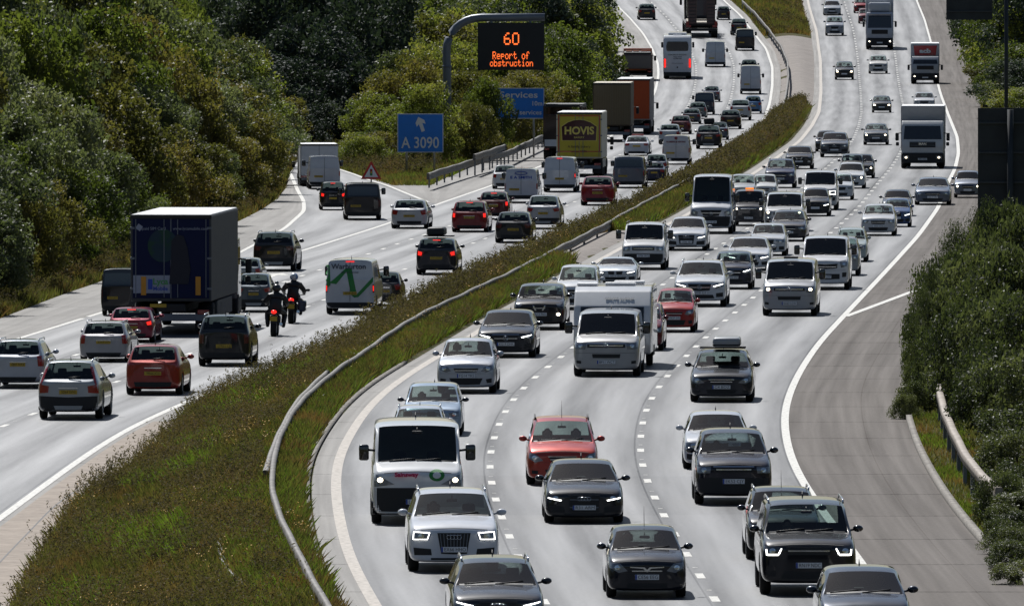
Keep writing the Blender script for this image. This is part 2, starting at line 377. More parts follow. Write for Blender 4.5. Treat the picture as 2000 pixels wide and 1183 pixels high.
# edge strips on the median side, concrete channel, paved patches of the central reservation
st(strip('road_margin', lambda Y: LE(Y) - .02, off_f(LE, .75), 250, 1700, 'L', -.004, ASG, 1, .4))
st(strip('road_margin', off_f(RL, -.55), lambda Y: RL(Y) + .02, 180, 1700, 'R', -.004, ASG, 1, .4))
st(strip('concrete_channel', off_f(LE, .30), lambda Y: np.maximum(GE(Y) + 1.4, LE(Y) + 1.3), 235, yc1, 'L', .002, CONC, 1, 1))
st(strip('channel_joint', lambda Y: LE(Y) + .3 + (GE(Y) - LE(Y)) * .55, lambda Y: LE(Y) + .34 + (GE(Y) - LE(Y)) * .55, 235, yc1 - 30, 'L', .006, TRIM, 1, 1))
MB1 = curve([(1530,204),(1532,183),(1535,148),(1534,118),(1522,89),(1498,56),(1471,24),(1445,0)], 'R', 2)
def drape(name, fl, fr, y0, y1, mat, nx=8):
    ys_ = np.arange(y0, y1, 3.); t = np.linspace(0, 1, nx + 1); A, B = fl(ys_), fr(ys_); X = A[:, None] + (B - A)[:, None] * t; Yg = np.repeat(ys_[:, None], nx + 1, 1)
    Z = terrain_z(X, Yg) + .035; n, m = X.shape; i_, j_ = np.meshgrid(np.arange(n - 1), np.arange(m - 1), indexing='ij'); q_ = (i_ * m + j_).ravel()
    me = arrays(name, np.stack([X, Yg, Z], -1).reshape(-1, 3), np.stack([q_, q_ + 1, q_ + m + 1, q_ + m], 1), smooth=True); me.materials.append(mat); o = bpy.data.objects.new(name, me); COL.objects.link(o); return st(o)
PAT = noise_mat('median_paving', [(.35, (.15, .13, .115)), (.6, (.20, .175, .155))], .8, .85, fine=(7, .3))
drape('median_paving', off_f(MB1, -.9), off_f(RL, -.3), yof(205, 'R'), yof(75, 'R'), PAT)
drape('median_paving', off_f(RL, -2.4), off_f(RL, -.5), yof(42, 'R'), yof(-12, 'R'), CONC)
drape('median_paving', off_f(LE, .7), off_f(MB1, -1.2), yof(160, 'L'), yof(30, 'L'), PAT)
drape('median_paving', off_f(RL, -3.2), off_f(RL, -.5), yof(512, 'R'), yof(452, 'R'), PAT)
# kerb on the right
def sweep(name, pts, prof, mat, parent=None, closed=True):
    """profile (list of (n, z)) carried along a polyline, n is to the right of the direction of travel"""
    P = np.array(pts, dtype=float); T = np.gradient(P[:, :2], axis=0); T /= np.linalg.norm(T, axis=1)[:, None]; Nn = np.stack([T[:, 1], -T[:, 0]], 1)
    k = len(prof); V = []
    for a, b in prof: V.append(np.column_stack([P[:, :2] + Nn * a, P[:, 2] + b]))
    V = np.stack(V, 1).reshape(-1, 3); n = len(P); Fq = []
    for c in range(k if closed else k - 1):
        d = (c + 1) % k; r = np.arange(n - 1); Fq.append(np.stack([r * k + c, r * k + d, (r + 1) * k + d, (r + 1) * k + c], 1))
    me = arrays(name, V, np.concatenate(Fq))
    if closed:
        bb = bmesh.new(); bb.from_mesh(me); bb.verts.ensure_lookup_table(); nn = len(bb.verts)
        bb.faces.new([bb.verts[q_] for q_ in range(k)]); bb.faces.new([bb.verts[nn - k + q_] for q_ in range(k)][::-1]); bb.to_mesh(me); bb.free()
    me.materials.append(mat)
    o = bpy.data.objects.new(name, me); COL.objects.link(o)
    if parent: o.parent = parent
    return o
def along(f, y0, y1, side, dz=0, step=3., dx=0):
    ys = np.arange(y0, y1, step); return np.stack([f(ys) + dx, ys, (zR if side == 'R' else zL)(ys) + dz], 1)
KERB = noise_mat('kerb_stone', [(.35, (.16, .145, .13)), (.65, (.26, .24, .21))], 2, .85, fine=(9, .3))
st(sweep('kerb', along(RK, 190, 420, 'R'), [(0, -.1), (0, .12), (.15, .13), (.15, -.1)], KERB))
st(sweep('kerb', along(lambda Y: LN(Y) - .1, yof(330), 1100, 'L'), [(-.15, -.1), (-.15, .10), (0, .09), (0, -.1)], KERB))
st(sweep('kerb', along(off_f(RL, -.6), 190, yof(705, 'R'), 'R'), [(-.12, -.1), (-.12, .05), (0, .05), (0, -.1)], KERB))
# ------------------------------------------------------------------ painted markings
def mline(f, wd, y0, y1, side, mat=None, step=3.):
    st(strip('road_marking', off_f(f, -wd / 2), off_f(f, wd / 2), y0, y1, side, .004, mat or MARK, 1, 1, step))
mline(off_f(RL, .02), .24, 180, 1700, 'R', MARKT); mline(off_f(RR, -.02), .20, 180, 1700, 'R'); mline(off_f(LE, .02), .21, 250, 1700, 'L')
mline(L1, .2, 250, Y_SLIP0 - 12, 'L'); mline(L1, .2, yof(492), 1700, 'L'); mline(lambda Y: np.minimum(SL(Y), L1(Y)), .2, Y_SLIP0 - 12, 800, 'L'); mline(SRt, .2, Y_GORE + 3, 800, 'L')
def dashes(f, wd, y0, y1, side, on=2., per=9.):
    V = []; Fq = []; y = y0; zf = zR if side == 'R' else zL
    while y < y1:
        n = len(V)
        for yy in (y, y + on):
            for dx in (-wd / 2, wd / 2): V.append((float(f(yy)) + dx, yy, float(zf(yy)) + .005))
        Fq.append((n, n + 1, n + 3, n + 2)); y += per
    me = arrays('lane_dashes', V, Fq); me.materials.append(MARK); o = bpy.data.objects.new('road_marking', me); COL.objects.link(o); st(o)
fr = lambda a, b, t: (lambda Y: a(Y) + (b(Y) - a(Y)) * t)
for t in (1 / 3., 2 / 3.):
    dashes(fr(RL, RR, t), .17, 184 + t * 3, 1500, 'R'); dashes(fr(RL, RR, t), .1, 188.3 + t * 3, 700, 'R', .15, 9.)
    dashes(fr(L1, LE, t), .17, 300 + t * 4, 1500, 'L'); dashes(fr(L1, LE, t), .1, 304.3 + t * 4, 700, 'L', .15, 9.)
dashes(L1, .2, Y_SLIP0 - 10, yof(492), 'L', 1., 3.)
# merge line and gore on the right (slip road joining)
ax, ay = ground(1652, 618); bx_, by = ground(1815, 557)
o = strip('road_marking', lambda Y: ax + (Y - ay) * (bx_ - ax) / (by - ay) - .12, lambda Y: ax + (Y - ay) * (bx_ - ax) / (by - ay) + .12, ay, by, 'R', .006, MARK, 1, 1, 1.5); st(o)
# arrow on the left carriageway
def flat_poly(name, pts, z, mat):
    bm = bmesh.new(); f = bm.faces.new([bm.verts.new((x, y, z)) for x, y in pts]); bmesh.ops.recalc_face_normals(bm, faces=[f])
    if f.normal.z < 0: f.normal_flip()
    me = bpy.data.meshes.new(name); bm.to_mesh(me); me.materials.append(mat); o = bpy.data.objects.new(name, me); COL.objects.link(o); return o
ax, ay = ground(515, 546, 'L')
st(flat_poly('road_marking', [(ax - .1, ay), (ax + .1, ay), (ax + .45, ay + 7), (ax + .9, ay + 6.5), (ax + .6, ay + 10), (ax - .3, ay + 8.2), (ax + .2, ay + 7.5)], zL(ay) + .005, MARK))
# ------------------------------------------------------------------ crash barriers
BARR = noise_mat('weathered_barrier_steel', [(.38, (.095, .088, .08)), (.6, (.155, .145, .132))], 1.1, .65, fine=(3, .1))
TIMB = noise_mat('pale_barrier_concrete', [(.38, (.24, .205, .17)), (.6, (.34, .295, .25))], 1.5, .7, fine=(6, .25))
pm = MB().box((0, 0, .3), (.09, .14, .75)).mesh('post'); pm.materials.append(GREYM)
BARX = []
def barrier(label, pts, side, top=.82, hgt=.3, wd=.13, mat=None, posts=3.2, maxp=95, zf=None, name='crash_barrier', group='crash barriers beside the carriageways'):
    """pts: (x, y) pixels of the top rail in the photo"""
    zf_ = zf or (zR if side == 'R' else zL); W = []
    for x, y in pts:
        tt = -130 + F * (CH - zf_(_yy) - top) / _yy; nn = int(np.argmin(tt)) + 1; Yv = float(np.interp(-y, -tt[:nn], _yy[:nn]))
        W.append((Yv, (x - 1000) * Yv / F))
    W.sort(); ys_ = np.arange(W[0][0], W[-1][0], 2.); xs_ = np.interp(ys_, [p[0] for p in W], [p[1] for p in W])
    k = np.hanning(9)[1:-1]; k /= k.sum(); xs_ = np.convolve(np.pad(xs_, 3, mode='reflect', reflect_type='odd'), k, 'valid')
    zs_ = zf_(ys_) + top + .025 * np.sin(ys_ * .35) * np.sin(ys_ * .13)
    root = empty(name, (xs_[0], ys_[0], float(zf_(ys_[0]))), label=label, cat='crash barrier', group=group)
    r = sweep('rail', np.stack([xs_ - xs_[0], ys_ - ys_[0], zs_ - root.location[2]], 1), [(-wd / 2, -hgt), (-wd / 2, -.02), (-wd / 2 + .03, 0), (wd / 2 - .03, 0), (wd / 2, -.03), (wd / 2, -hgt * .33), (wd / 2 - .05, -hgt * .5), (wd / 2, -hgt * .67), (wd / 2, -hgt)], mat or BARR, root)
    BARX.append(lambda Y, p=ys_, q=xs_: np.interp(Y, p, q))
    n = min(maxp, int((ys_[-1] - ys_[0]) / posts))
    for c in range(n):
        yv = ys_[0] + 1 + c * (ys_[-1] - ys_[0] - 2) / max(1, n - 1); o = link('post', pm, root)
        o.location = (float(np.interp(yv, ys_, xs_)) - xs_[0], yv - ys_[0], float(zf_(yv)) - root.location[2]); o.scale[2] = (top - .03) / .675 if top > .4 else .6
    return (xs_, ys_)
zM = lambda Y: (zL(Y) + zR(Y)) * .5 + .2
barrier('long weathered steel barrier snaking down the middle of the grassy central reservation',
        [(1449,0),(1475,24),(1502,56),(1526,89),(1538,118),(1540,148),(1535,183),(1528,212),(1499,248),(1431,296),(1385,326),(1300,372),(1222,413),(1180,437),(1120,467),
         (1000,528),(944,554),(873,586),(796,624),(729,671),(661,717),(610,757),(570,802),(545,850),(533,900),(530,950),(545,1000),(570,1050),(600,1110),(648,1190)], 'R', zf=zM)
barrier('short second rail beside the long median barrier, on its left side, ending in the weeds',
        [(640,722),(606,752),(575,788),(548,835),(530,880),(518,916)], 'R', zf=zM)
barrier('broken piece of barrier half buried in the grass near the bottom of the photo',
        [(424,1040),(430,1072),(436,1098),(450,1120),(490,1150),(530,1178)], 'R', top=.5, zf=zM)
barrier('pale curving barrier with dark slots between the right kerb and the bushes',
        [(1832,712),(1834,755),(1846,800),(1866,845),(1893,893),(1922,928),(1952,953)], 'R', top=.75, hgt=.22, wd=.18, mat=TIMB, zf=lambda Y: zR(Y) + .1, posts=6)
barrier('dark roadside barrier on the verge left of the yellow bread lorry',
        [(836,338),(880,324),(930,309),(992,294),(1030,276),(1060,263)], 'L', top=.75, hgt=.36, wd=.16, posts=7, zf=lambda Y: zL(Y) + .2)
barrier('raised second length of barrier behind the roadside barrier, under the blue services sign',
        [(926,302),(940,297),(965,289),(990,281)], 'L', top=1.1, hgt=.36, wd=.16, posts=7, zf=lambda Y: zL(Y) + .2)
barrier('thin white barrier along the verge at the top right below the trees',
        [(1889,45),(1897,85),(1908,118),(1922,140),(1928,165),(1938,195)], 'R', top=.7, hgt=.3, zf=lambda Y: zR(Y) + .5)
# ------------------------------------------------------------------ cars and vans: a lofted shell, cut wheel arches, glass split off
# L W H, nose height, cowl (d, z), ws = windscreen top d, re = roof end d, rg = rear glass foot (d, z), boot? , ht = roof half-width share, zb floor, wr wheel radius, ax (front, rear) axles from the nose
SP = {
 'hatch':    dict(L=4.15, W=1.76, H=1.47, nose=.82, cowl=(1.02, .98), ws=1.85, re=3.62, rg=(3.98, 1.02), ht=.79, zb=0.16, wr=.31, ax=(.82, 3.38), side=((2.30, 0), (2.38, 1), (3.15, 0), (3.35, 2))),
 'mini':     dict(L=4.10, W=1.79, H=1.56, nose=.92, cowl=(1.02, 1.08), ws=1.60, re=3.70, rg=(3.98, 1.12), ht=.83, zb=0.19, wr=.34, ax=(.75, 3.35), side=((2.25, 0), (2.33, 1), (3.05, 0), (3.25, 2))),
 'mpv':      dict(L=4.55, W=1.82, H=1.62, nose=.86, cowl=(.95, 1.04), ws=1.90, re=4.05, rg=(4.38, 1.08), ht=.80, zb=0.16, wr=.33, ax=(.88, 3.62), side=((2.40, 0), (2.48, 1), (3.30, 0), (3.38, 1), (3.9, 0))),
 'saloon':   dict(L=4.70, W=1.82, H=1.44, nose=.76, cowl=(1.25, .95), ws=2.05, re=3.45, rg=(4.05, 1.00), ht=.76, zb=0.14, wr=.33, ax=(.85, 3.70), side=((2.50, 0), (2.58, 1), (3.28, 0), (3.40, 2)), boot=1),
 'estate':   dict(L=4.75, W=1.84, H=1.50, nose=.80, cowl=(1.22, .98), ws=2.02, re=4.25, rg=(4.58, 1.04), ht=.77, zb=0.16, wr=.34, ax=(.88, 3.68), side=((2.52, 0), (2.60, 1), (3.40, 0), (3.48, 1), (4.10, 0))),
 'crossestate': dict(L=4.80, W=1.87, H=1.58, nose=.84, cowl=(1.22, 1.02), ws=2.02, re=4.25, rg=(4.62, 1.08), ht=.75, zb=.20, wr=.36, ax=(.88, 3.68), side=((2.52, 0), (2.60, 1), (3.40, 0), (3.48, 1), (4.10, 0)), clad=1),
 'suv':      dict(L=4.55, W=1.86, H=1.66, nose=.94, cowl=(1.15, 1.12), ws=1.95, re=3.95, rg=(4.36, 1.16), ht=.79, zb=0.21, wr=.36, ax=(.86, 3.62), side=((2.45, 0), (2.53, 1), (3.35, 0), (3.55, 2)), clad=1),
 'bigsuv':   dict(L=4.90, W=1.95, H=1.84, nose=1.05, cowl=(1.15, 1.20), ws=1.75, re=4.50, rg=(4.78, 1.24), ht=.83, zb=0.24, wr=.39, ax=(.88, 3.80), side=((2.40, 0), (2.50, 1), (3.35, 0), (3.45, 1), (4.35, 0)), clad=1),
 'roadster': dict(L=4.30, W=1.84, H=1.30, nose=.70, cowl=(1.60, .90), ws=2.20, re=2.95, rg=(3.30, .95), ht=.72, zb=0.11, wr=.33, ax=(.85, 3.35), side=((2.80, 0), (2.90, 2)), boot=1),
 'connect':  dict(L=4.40, W=1.80, H=1.85, nose=.98, cowl=(.95, 1.16), ws=1.55, re=4.30, rg=(4.36, 1.25), ht=.88, zb=0.20, wr=.32, ax=(.80, 3.50), side=((2.25, 0), (2.35, 2)), van=1),
 'transporter': dict(L=4.95, W=1.92, H=1.97, nose=1.08, cowl=(.85, 1.24), ws=1.55, re=4.82, rg=(4.90, 1.30), ht=.87, zb=0.20, wr=.34, ax=(.86, 3.90), side=((2.35, 0), (2.47, 1), (3.5, 0), (3.6, 1), (4.65, 0)), van=1),
 'midvan':   dict(L=5.00, W=1.95, H=1.97, nose=1.08, cowl=(.85, 1.24), ws=1.60, re=4.88, rg=(4.95, 1.30), ht=.88, zb=0.21, wr=.34, ax=(.88, 3.95), side=((2.40, 0), (2.50, 2)), van=1),
 'bigvan':   dict(L=5.60, W=2.00, H=2.50, nose=1.12, cowl=(.80, 1.32), ws=1.50, re=5.48, rg=(5.55, 1.5), ht=.89, zb=0.24, wr=.36, ax=(.95, 4.3), side=((2.30, 0), (2.40, 2)), van=1),
 'relay':    dict(L=5.40, W=2.05, H=2.25, nose=1.20, cowl=(.70, 1.36), ws=1.35, re=5.28, rg=(5.35, 1.5), ht=.91, zb=0.22, wr=.36, ax=(.95, 4.2), side=((2.20, 0), (2.30, 2)), van=1, clad=1),
}
TYPE = {}
def shell(kind):
    if kind in TYPE: return TYPE[kind]
    S = SP[kind]; L, W, H = S['L'], S['W'], S['H']; hw = W / 2; zb = S['zb']; nose = S['nose']; cd_, cz = S['cowl']; rd, rz = S['rg']; ht = S['ht']
    van = S.get('van'); Rg = []; tags = []
    def low(h, z0, zbelt): return [(0, z0), (h * .5, z0), (h * .86, z0 + .01), (h * .975, z0 + .08), (h, z0 + (zbelt - z0) * .45), (h * .985, zbelt - .10), (h * .945, zbelt)]
    def add(d, pts, tg): Rg.append([(x, L / 2 - d, z) for x, z in pts]); tags.append(tg)
    def hood(d, hs, z0=zb, dz=0, tg='hood'):
        t = min(1, d / cd_); hz = nose + (cz - nose) * t ** .8 + dz; h = hw * hs
        add(d, low(h, z0, hz - .07) + [(h * .915, hz - .025), (h * .86, hz), (h * .42, hz + .03), (0, hz + .04)], tg)
    hood(0, .84, zb + .05, -.13); hood(.05, .925, zb + .01, -.06); hood(.2, .98, zb, -.01); hood(.5, .99)
    if cd_ > .9: hood(cd_ * .7, 1.0)
    hood(cd_, 1.0, tg='ws')
    belt0 = cz - .07; belt1 = rz - .04
    def roof(d, tg, dz=0, hs=1., xs_=1.):
        t = (d - cd_) / (rd - cd_); b = belt0 + (belt1 - belt0) * max(0, min(1, t)); h = hw * hs; x6 = hw * ht * xs_; hh = H + dz; k = .10 if van else .12
        add(d, low(h, zb, b) + [(x6, hh - k), (x6 - .06, hh - .035), (x6 * .55, hh - .004), (0, hh)], tg)
    roof(S['ws'], 'side', -.06, 1., .97)
    for d, kd in S['side']: roof(d, {0: 'side', 1: 'pillar', 2: 'quarter'}[kd], 0)
    # the tag of an interval belongs to its first ring; shift so each listed d ends its interval
    n0 = tags.index('side'); sd = [{0: 'side', 1: 'pillar', 2: 'quarter'}[k] for _, k in S['side']]
    tags[n0] = sd[0]
    for q in range(1, len(sd)): tags[n0 + q] = sd[q]
    tags[n0 + len(sd)] = 'quarter'
    roof(S['re'], 'rg', -.03 if not van else -.01, .985, .96)
    tz = rz
    add(rd, low(hw * .955, zb, rz - .05) + [(hw * .88, rz - .02), (hw * .79, rz), (hw * .4, rz + .01), (0, rz + .015)] if not van else
        low(hw * .955, zb, rz - .05) + [(hw * ht * 1.02, rz - .02), (hw * ht * .98 - .06, rz), (hw * ht * .5, rz + .01), (0, rz + .015)], 'tail')
    if S.get('boot'):
        add(L - .25, low(hw * .93, zb, rz - .06) + [(hw * .82, rz - .03), (hw * .72, rz - .01), (hw * .4, rz), (0, rz + .005)], 'tail')
    if not van:
        add(L - .03, low(hw * .86, zb + .06, rz - .14) + [(hw * .76, rz - .10), (hw * .66, rz - .08), (hw * .35, rz - .07), (0, rz - .065)], 'tail')
    else:
        add(L - .02, low(hw * .93, zb + .03, rz - .12) + [(hw * ht * 1.01, rz - .08), (hw * ht * .96 - .06, rz - .07), (hw * ht * .5, rz - .06), (0, rz - .06)], 'tail')
    n = len(Rg[0]); full = [r + [(-x, y, z) for x, y, z in r[-2:0:-1]] for r in Rg]; m = len(full[0])
    bm = bmesh.new(); cl = bm.edges.layers.float.new('crease_edge'); cv = bm.verts.layers.float.new('crease_vert'); vs_ = [[bm.verts.new(p) for p in r] for r in full]
    for a in range(len(vs_) - 1):
        tg = tags[a]
        for c in range(m):
            hcol = c if c < n - 1 else m - 1 - c               # band index 0..n-2
            f = bm.faces.new((vs_[a][c], vs_[a][(c + 1) % m], vs_[a + 1][(c + 1) % m], vs_[a + 1][c])); f.smooth = True
            mi = 0
            if hcol <= 2: mi = 4
            if hcol == 3 and S.get('clad'): mi = 4 if kind != 'relay' or a < 4 else 0
            if hcol == 4 and kind == 'relay' and a < 3: mi = 4
            if tg == 'ws' and hcol >= 8: mi = 1
            if tg == 'ws' and hcol == 6: mi = 2
            if tg == 'side' and hcol == 6: mi = 2
            if tg == 'pillar' and hcol == 6: mi = 4
            if tg == 'rg' and hcol >= 8 and not van: mi = 3
            f.material_index = mi
    for a, rev in ((vs_[0], 0), (vs_[-1], 1)):                   # end caps: strips from side to side
        for c in range(n - 1):
            l0, l1 = a[c], a[c + 1]; r0, r1 = a[(m - c) % m], a[(m - c - 1) % m]
            q = [l0, l1, r1, r0]; q = list(dict.fromkeys(q))
            if len(q) < 3: continue
            f = bm.faces.new(q if rev else q[::-1]); f.smooth = True; f.material_index = 4 if (c <= 2 or (kind == 'relay' and c <= 4 and not rev)) else 0
    bm.normal_update()
    for e in bm.edges:
        ms = {f.material_index for f in e.link_faces}
        if ms & {1, 3} and len(ms) > 1: e[cl] = .95
        elif 2 in ms and len(ms) > 1: e[cl] = .8
    for a in range(len(vs_) - 1):
        if tags[a] in ('ws', 'rg') and not (van and tags[a] == 'rg'):
            for q in (a, a + 1):
                for cc_ in (8, m - 8): vs_[q][cc_][cv] = .9
        if tags[a] == 'ws':
            for q in (a, a + 1):
                for cc_ in (7, m - 7, 6, m - 6): vs_[q][cc_][cv] = .45
        if tags[a] in ('ws', 'side', 'pillar', 'quarter', 'rg'):
            for c in (7, m - 7):
                e = bm.edges.get((vs_[a][c], vs_[a + 1][c]))
                if e: e[cl] = max(e[cl], .75)
            for c in (6, m - 6):
                e = bm.edges.get((vs_[a][c], vs_[a + 1][c]))
                if e: e[cl] = max(e[cl], .65)
        else:
            for c in (6, m - 6):
                e = bm.edges.get((vs_[a][c], vs_[a + 1][c]))
                if e: e[cl] = .35
    for a in (0, -1):
        for c in range(m):
            e = bm.edges.get((vs_[a][c], vs_[a][(c + 1) % m]))
            if e: e[cl] = .25 if not (van and a == -1) else .8
    if van:
        for c in range(m):
            e = bm.edges.get((vs_[-3][c], vs_[-3][(c + 1) % m]))
            if e and (5 < c < m - 6): e[cl] = .8
    bmesh.ops.recalc_face_normals(bm, faces=bm.faces[:])
    me = bpy.data.meshes.new(kind); bm.to_mesh(me); bm.free()
    for k in range(5): me.materials.append(TRIM)
    o = bpy.data.objects.new(kind, me); COL.objects.link(o)
    sb = o.modifiers.new('s', 'SUBSURF'); sb.levels = sb.render_levels = 2
    dg = bpy.context.evaluated_depsgraph_get(); bpy.context.view_layer.update()
    fm = bpy.data.meshes.new_from_object(o.evaluated_get(dg)); bvh = BVHTree.FromPolygons([v.co[:] for v in fm.vertices], [tuple(p.vertices) for p in fm.polygons])
    # arches
    b = bmesh.new(); wr = S['wr']
    for d in S['ax']:
        for s in (-1, 1):
            r = bmesh.ops.create_cone(b, cap_ends=True, segments=28, radius1=wr + .055, radius2=wr + .055, depth=.5, matrix=Matrix.Translation((s * (hw - .02), L / 2 - d, wr + .02)) @ Matrix.Rotation(PI / 2, 4, 'Y'))
    for f in b.faces: f.material_index = 4
    cm = bpy.data.meshes.new('c'); b.to_mesh(cm); b.free()
    for k in range(5): cm.materials.append(TRIM)
    co = bpy.data.objects.new('c', cm); COL.objects.link(co)
    bo = o.modifiers.new('b', 'BOOLEAN'); bo.object = co; bo.operation = 'DIFFERENCE'; bo.solver = 'EXACT'
    bpy.context.view_layer.update(); dg = bpy.context.evaluated_depsgraph_get()
    cut = bpy.data.meshes.new_from_object(o.evaluated_get(dg))
    bpy.data.objects.remove(o); bpy.data.objects.remove(co)
    def part(sel):
        bb = bmesh.new(); bb.from_mesh(cut)
        bmesh.ops.delete(bb, geom=[f for f in bb.faces if not sel(f)], context='FACES')
        for f in bb.faces: f.smooth = True; f.material_index = {0: 0, 4: 1}.get(f.material_index, 0)
        x = bpy.data.meshes.new(kind); bb.to_mesh(x); bb.free(); x.materials.clear()
        x.set_sharp_from_angle(angle=R(38)); return x
    T = dict(S=S, bvh=bvh, body=part(lambda f: f.material_index in (0, 4)), ws=part(lambda f: f.material_index == 1),
             rg=part(lambda f: f.material_index == 3) if not van else None,
             sl=part(lambda f: f.material_index == 2 and f.calc_center_median().x > 0), sr=part(lambda f: f.material_index == 2 and f.calc_center_median().x < 0))
    for k in ('body',): T[k].materials.append(TRIM); T[k].materials.append(TRIM)
    for k in ('ws', 'rg', 'sl', 'sr'):
        if T[k]: T[k].materials.append(glass_d)
    # seats
    sm = MB(); zf = zb + .18; sc_ = 1. if not van else 1.25
    for x in (-.36, .36):
        sm.box((x, L / 2 - cd_ - 1.15, zf + .14 * sc_), (.5, .5, .16), .05); sm.box((x, L / 2 - cd_ - 1.42, zf + .45 * sc_), (.48, .14, .62), .06, rot=Matrix.Rotation(R(-8), 4, 'X'))
        sm.box((x, L / 2 - cd_ - 1.47, zf + .86 * sc_), (.26, .1, .17), .04)
    if not van or kind == 'transporter':
        sm.box((0, L / 2 - cd_ - 2.30, zf + .32), (1.25, .16, .50), .06)
        for x in (-.42, 0, .42): sm.box((x, L / 2 - cd_ - 2.32, zf + .62), (.22, .08, .10), .03)
    T['seats'] = sm.mesh('seats'); T['seats'].materials.append(SEAT)
    dm = MB(); dm.box((0, L / 2 - cd_ - .35, cz - .16), (W * .80, .55, .20), .06)
    dm.tube([(.36 + .18 * math.cos(a), L / 2 - cd_ - .68 - .04 * math.sin(a), cz - .06 + .18 * math.sin(a)) for a in [k * PI / 8 for k in range(17)]], .014, 6)
    dm.tube([(0, L / 2 - S['ws'] + .05, H - .12), (0, L / 2 - S['ws'] + .12, H - .20)], .01, 6); dm.box((0, L / 2 - S['ws'] + .14, H - .22), (.22, .04, .06), .02)
    T['dash'] = dm.mesh('dash'); T['dash'].materials.append(SEATB)
    TYPE[kind] = T; return T
_PATCH = {}
def patch(kind, poly, side=1, out=.008, key=None):
    """polygon given in (x, z) metres, laid onto the shell from the front (+1) or the rear (-1)"""
    k = (kind, tuple(poly), side, out)
    if k in _PATCH: return _PATCH[k]
    bvh = TYPE[kind]['bvh']; bm = bmesh.new(); f = bm.faces.new([bm.verts.new((x, 0, z)) for x, z in poly])
    xs_ = [p[0] for p in poly]; zs_ = [p[1] for p in poly]; st_ = .05
    for lo, hi, no in ((min(xs_), max(xs_), (1, 0, 0)), (min(zs_), max(zs_), (0, 0, 1))):
        c = lo + st_
        while c < hi - .01:
            bmesh.ops.bisect_plane(bm, geom=bm.verts[:] + bm.edges[:] + bm.faces[:], plane_co=(c, 0, 0) if no[0] else (0, 0, c), plane_no=no); c += st_
    last = 0; L = SP[kind]['L']
    for v in bm.verts:
        h = None
        for sx in (1., .97, .94, .9, .85):
            h = bvh.ray_cast(Vector((v.co.x * sx, side * 6, v.co.z)), Vector((0, -side, 0)))
            if h[0] is not None: break
        v.co.y = (h[0].y if h[0] is not None else side * (L / 2 - .3)) + side * out
    r = bmesh.ops.extrude_face_region(bm, geom=bm.faces[:]); nv = [g_ for g_ in r['geom'] if isinstance(g_, bmesh.types.BMVert)]
    for v in nv: v.co.y -= side * (out + .012)
    bmesh.ops.recalc_face_normals(bm, faces=bm.faces[:])
    me = bpy.data.meshes.new('patch'); bm.to_mesh(me); bm.free(); me.materials.append(TRIM); _PATCH[k] = me; return me
_WH = {}
def wheel_mesh(r, wd):
    k = (round(r, 2), wd)
    if k in _WH: return _WH[k]
    def lathe(prof, seg=28):
        V = []; Fq = []
        for a in range(seg):
            c, s = math.cos(2 * PI * a / seg), math.sin(2 * PI * a / seg)
            for x, q in prof: V.append((x, q * c, q * s))
        n = len(prof)
        for a in range(seg):
            for b in range(n - 1): Fq.append((a * n + b, a * n + b + 1, ((a + 1) % seg) * n + b + 1, ((a + 1) % seg) * n + b))
        return arrays('wheel', V, Fq, smooth=True)
    w = wd / 2
    ty = lathe([(-w * .9, r * .66), (-w, r * .80), (-w * .95, r * .93), (-w * .72, r), (w * .72, r), (w * .95, r * .93), (w, r * .80), (w * .9, r * .66)]); ty.materials.append(TYRE)
    m = MB(); m.tube([(-w * .6, 0, 0), (w * .55, 0, 0)], r * .2, 12)
    for a in range(5):
        for s in (-1, 1): m.box((s * w * .72, r * .36 * math.cos(a * 2 * PI / 5), r * .36 * math.sin(a * 2 * PI / 5)), (.03, r * .62, r * .14), .01, rot=Matrix.Rotation(a * 2 * PI / 5, 4, 'X'))
    m.tube([(-w * .88, 0, 0), (-w * .87, 0, 0)], r * .0001, 6)
    rimr = lathe([(-w * .86, r * .69), (-w * .9, r * .62), (-w * .4, r * .58), (w * .4, r * .58), (w * .9, r * .62), (w * .86, r * .69)]); rm = m.mesh('rim')
    bm = bmesh.new(); bm.from_mesh(rm); bm.from_mesh(rimr); bm.to_mesh(rm); bm.free(); rm.materials.clear(); rm.materials.append(RIM)
    _WH[k] = (ty, rm); return _WH[k]
def wheel(root, x, y, r, wd=.21, far=False):
    ty, rm = wheel_mesh(r, wd); o = link('wheel', ty, root); o.location = (x, y, r)
    if not far: link('rim', rm, o)
    return o
def mir_mesh(tall):
    k = ('mir', tall)
    if k in _WH: return _WH[k]
    m = MB()
    if tall: m.box((0, 0, 0), (.22, .14, .36), .05, seg=3); m.tube([(-.10, -.02, .06), (-.26, -.03, .04)], .03, 6)
    else: m.ell((0, 0, 0), (.105, .08, .072)); m.tube([(-.08, -.02, -.02), (-.2, -.03, -.05)], .025, 6)
    me = m.mesh('mirror'); me.materials.append(TRIM)
    for p in me.polygons: p.use_smooth = True
    _WH[k] = me; return me
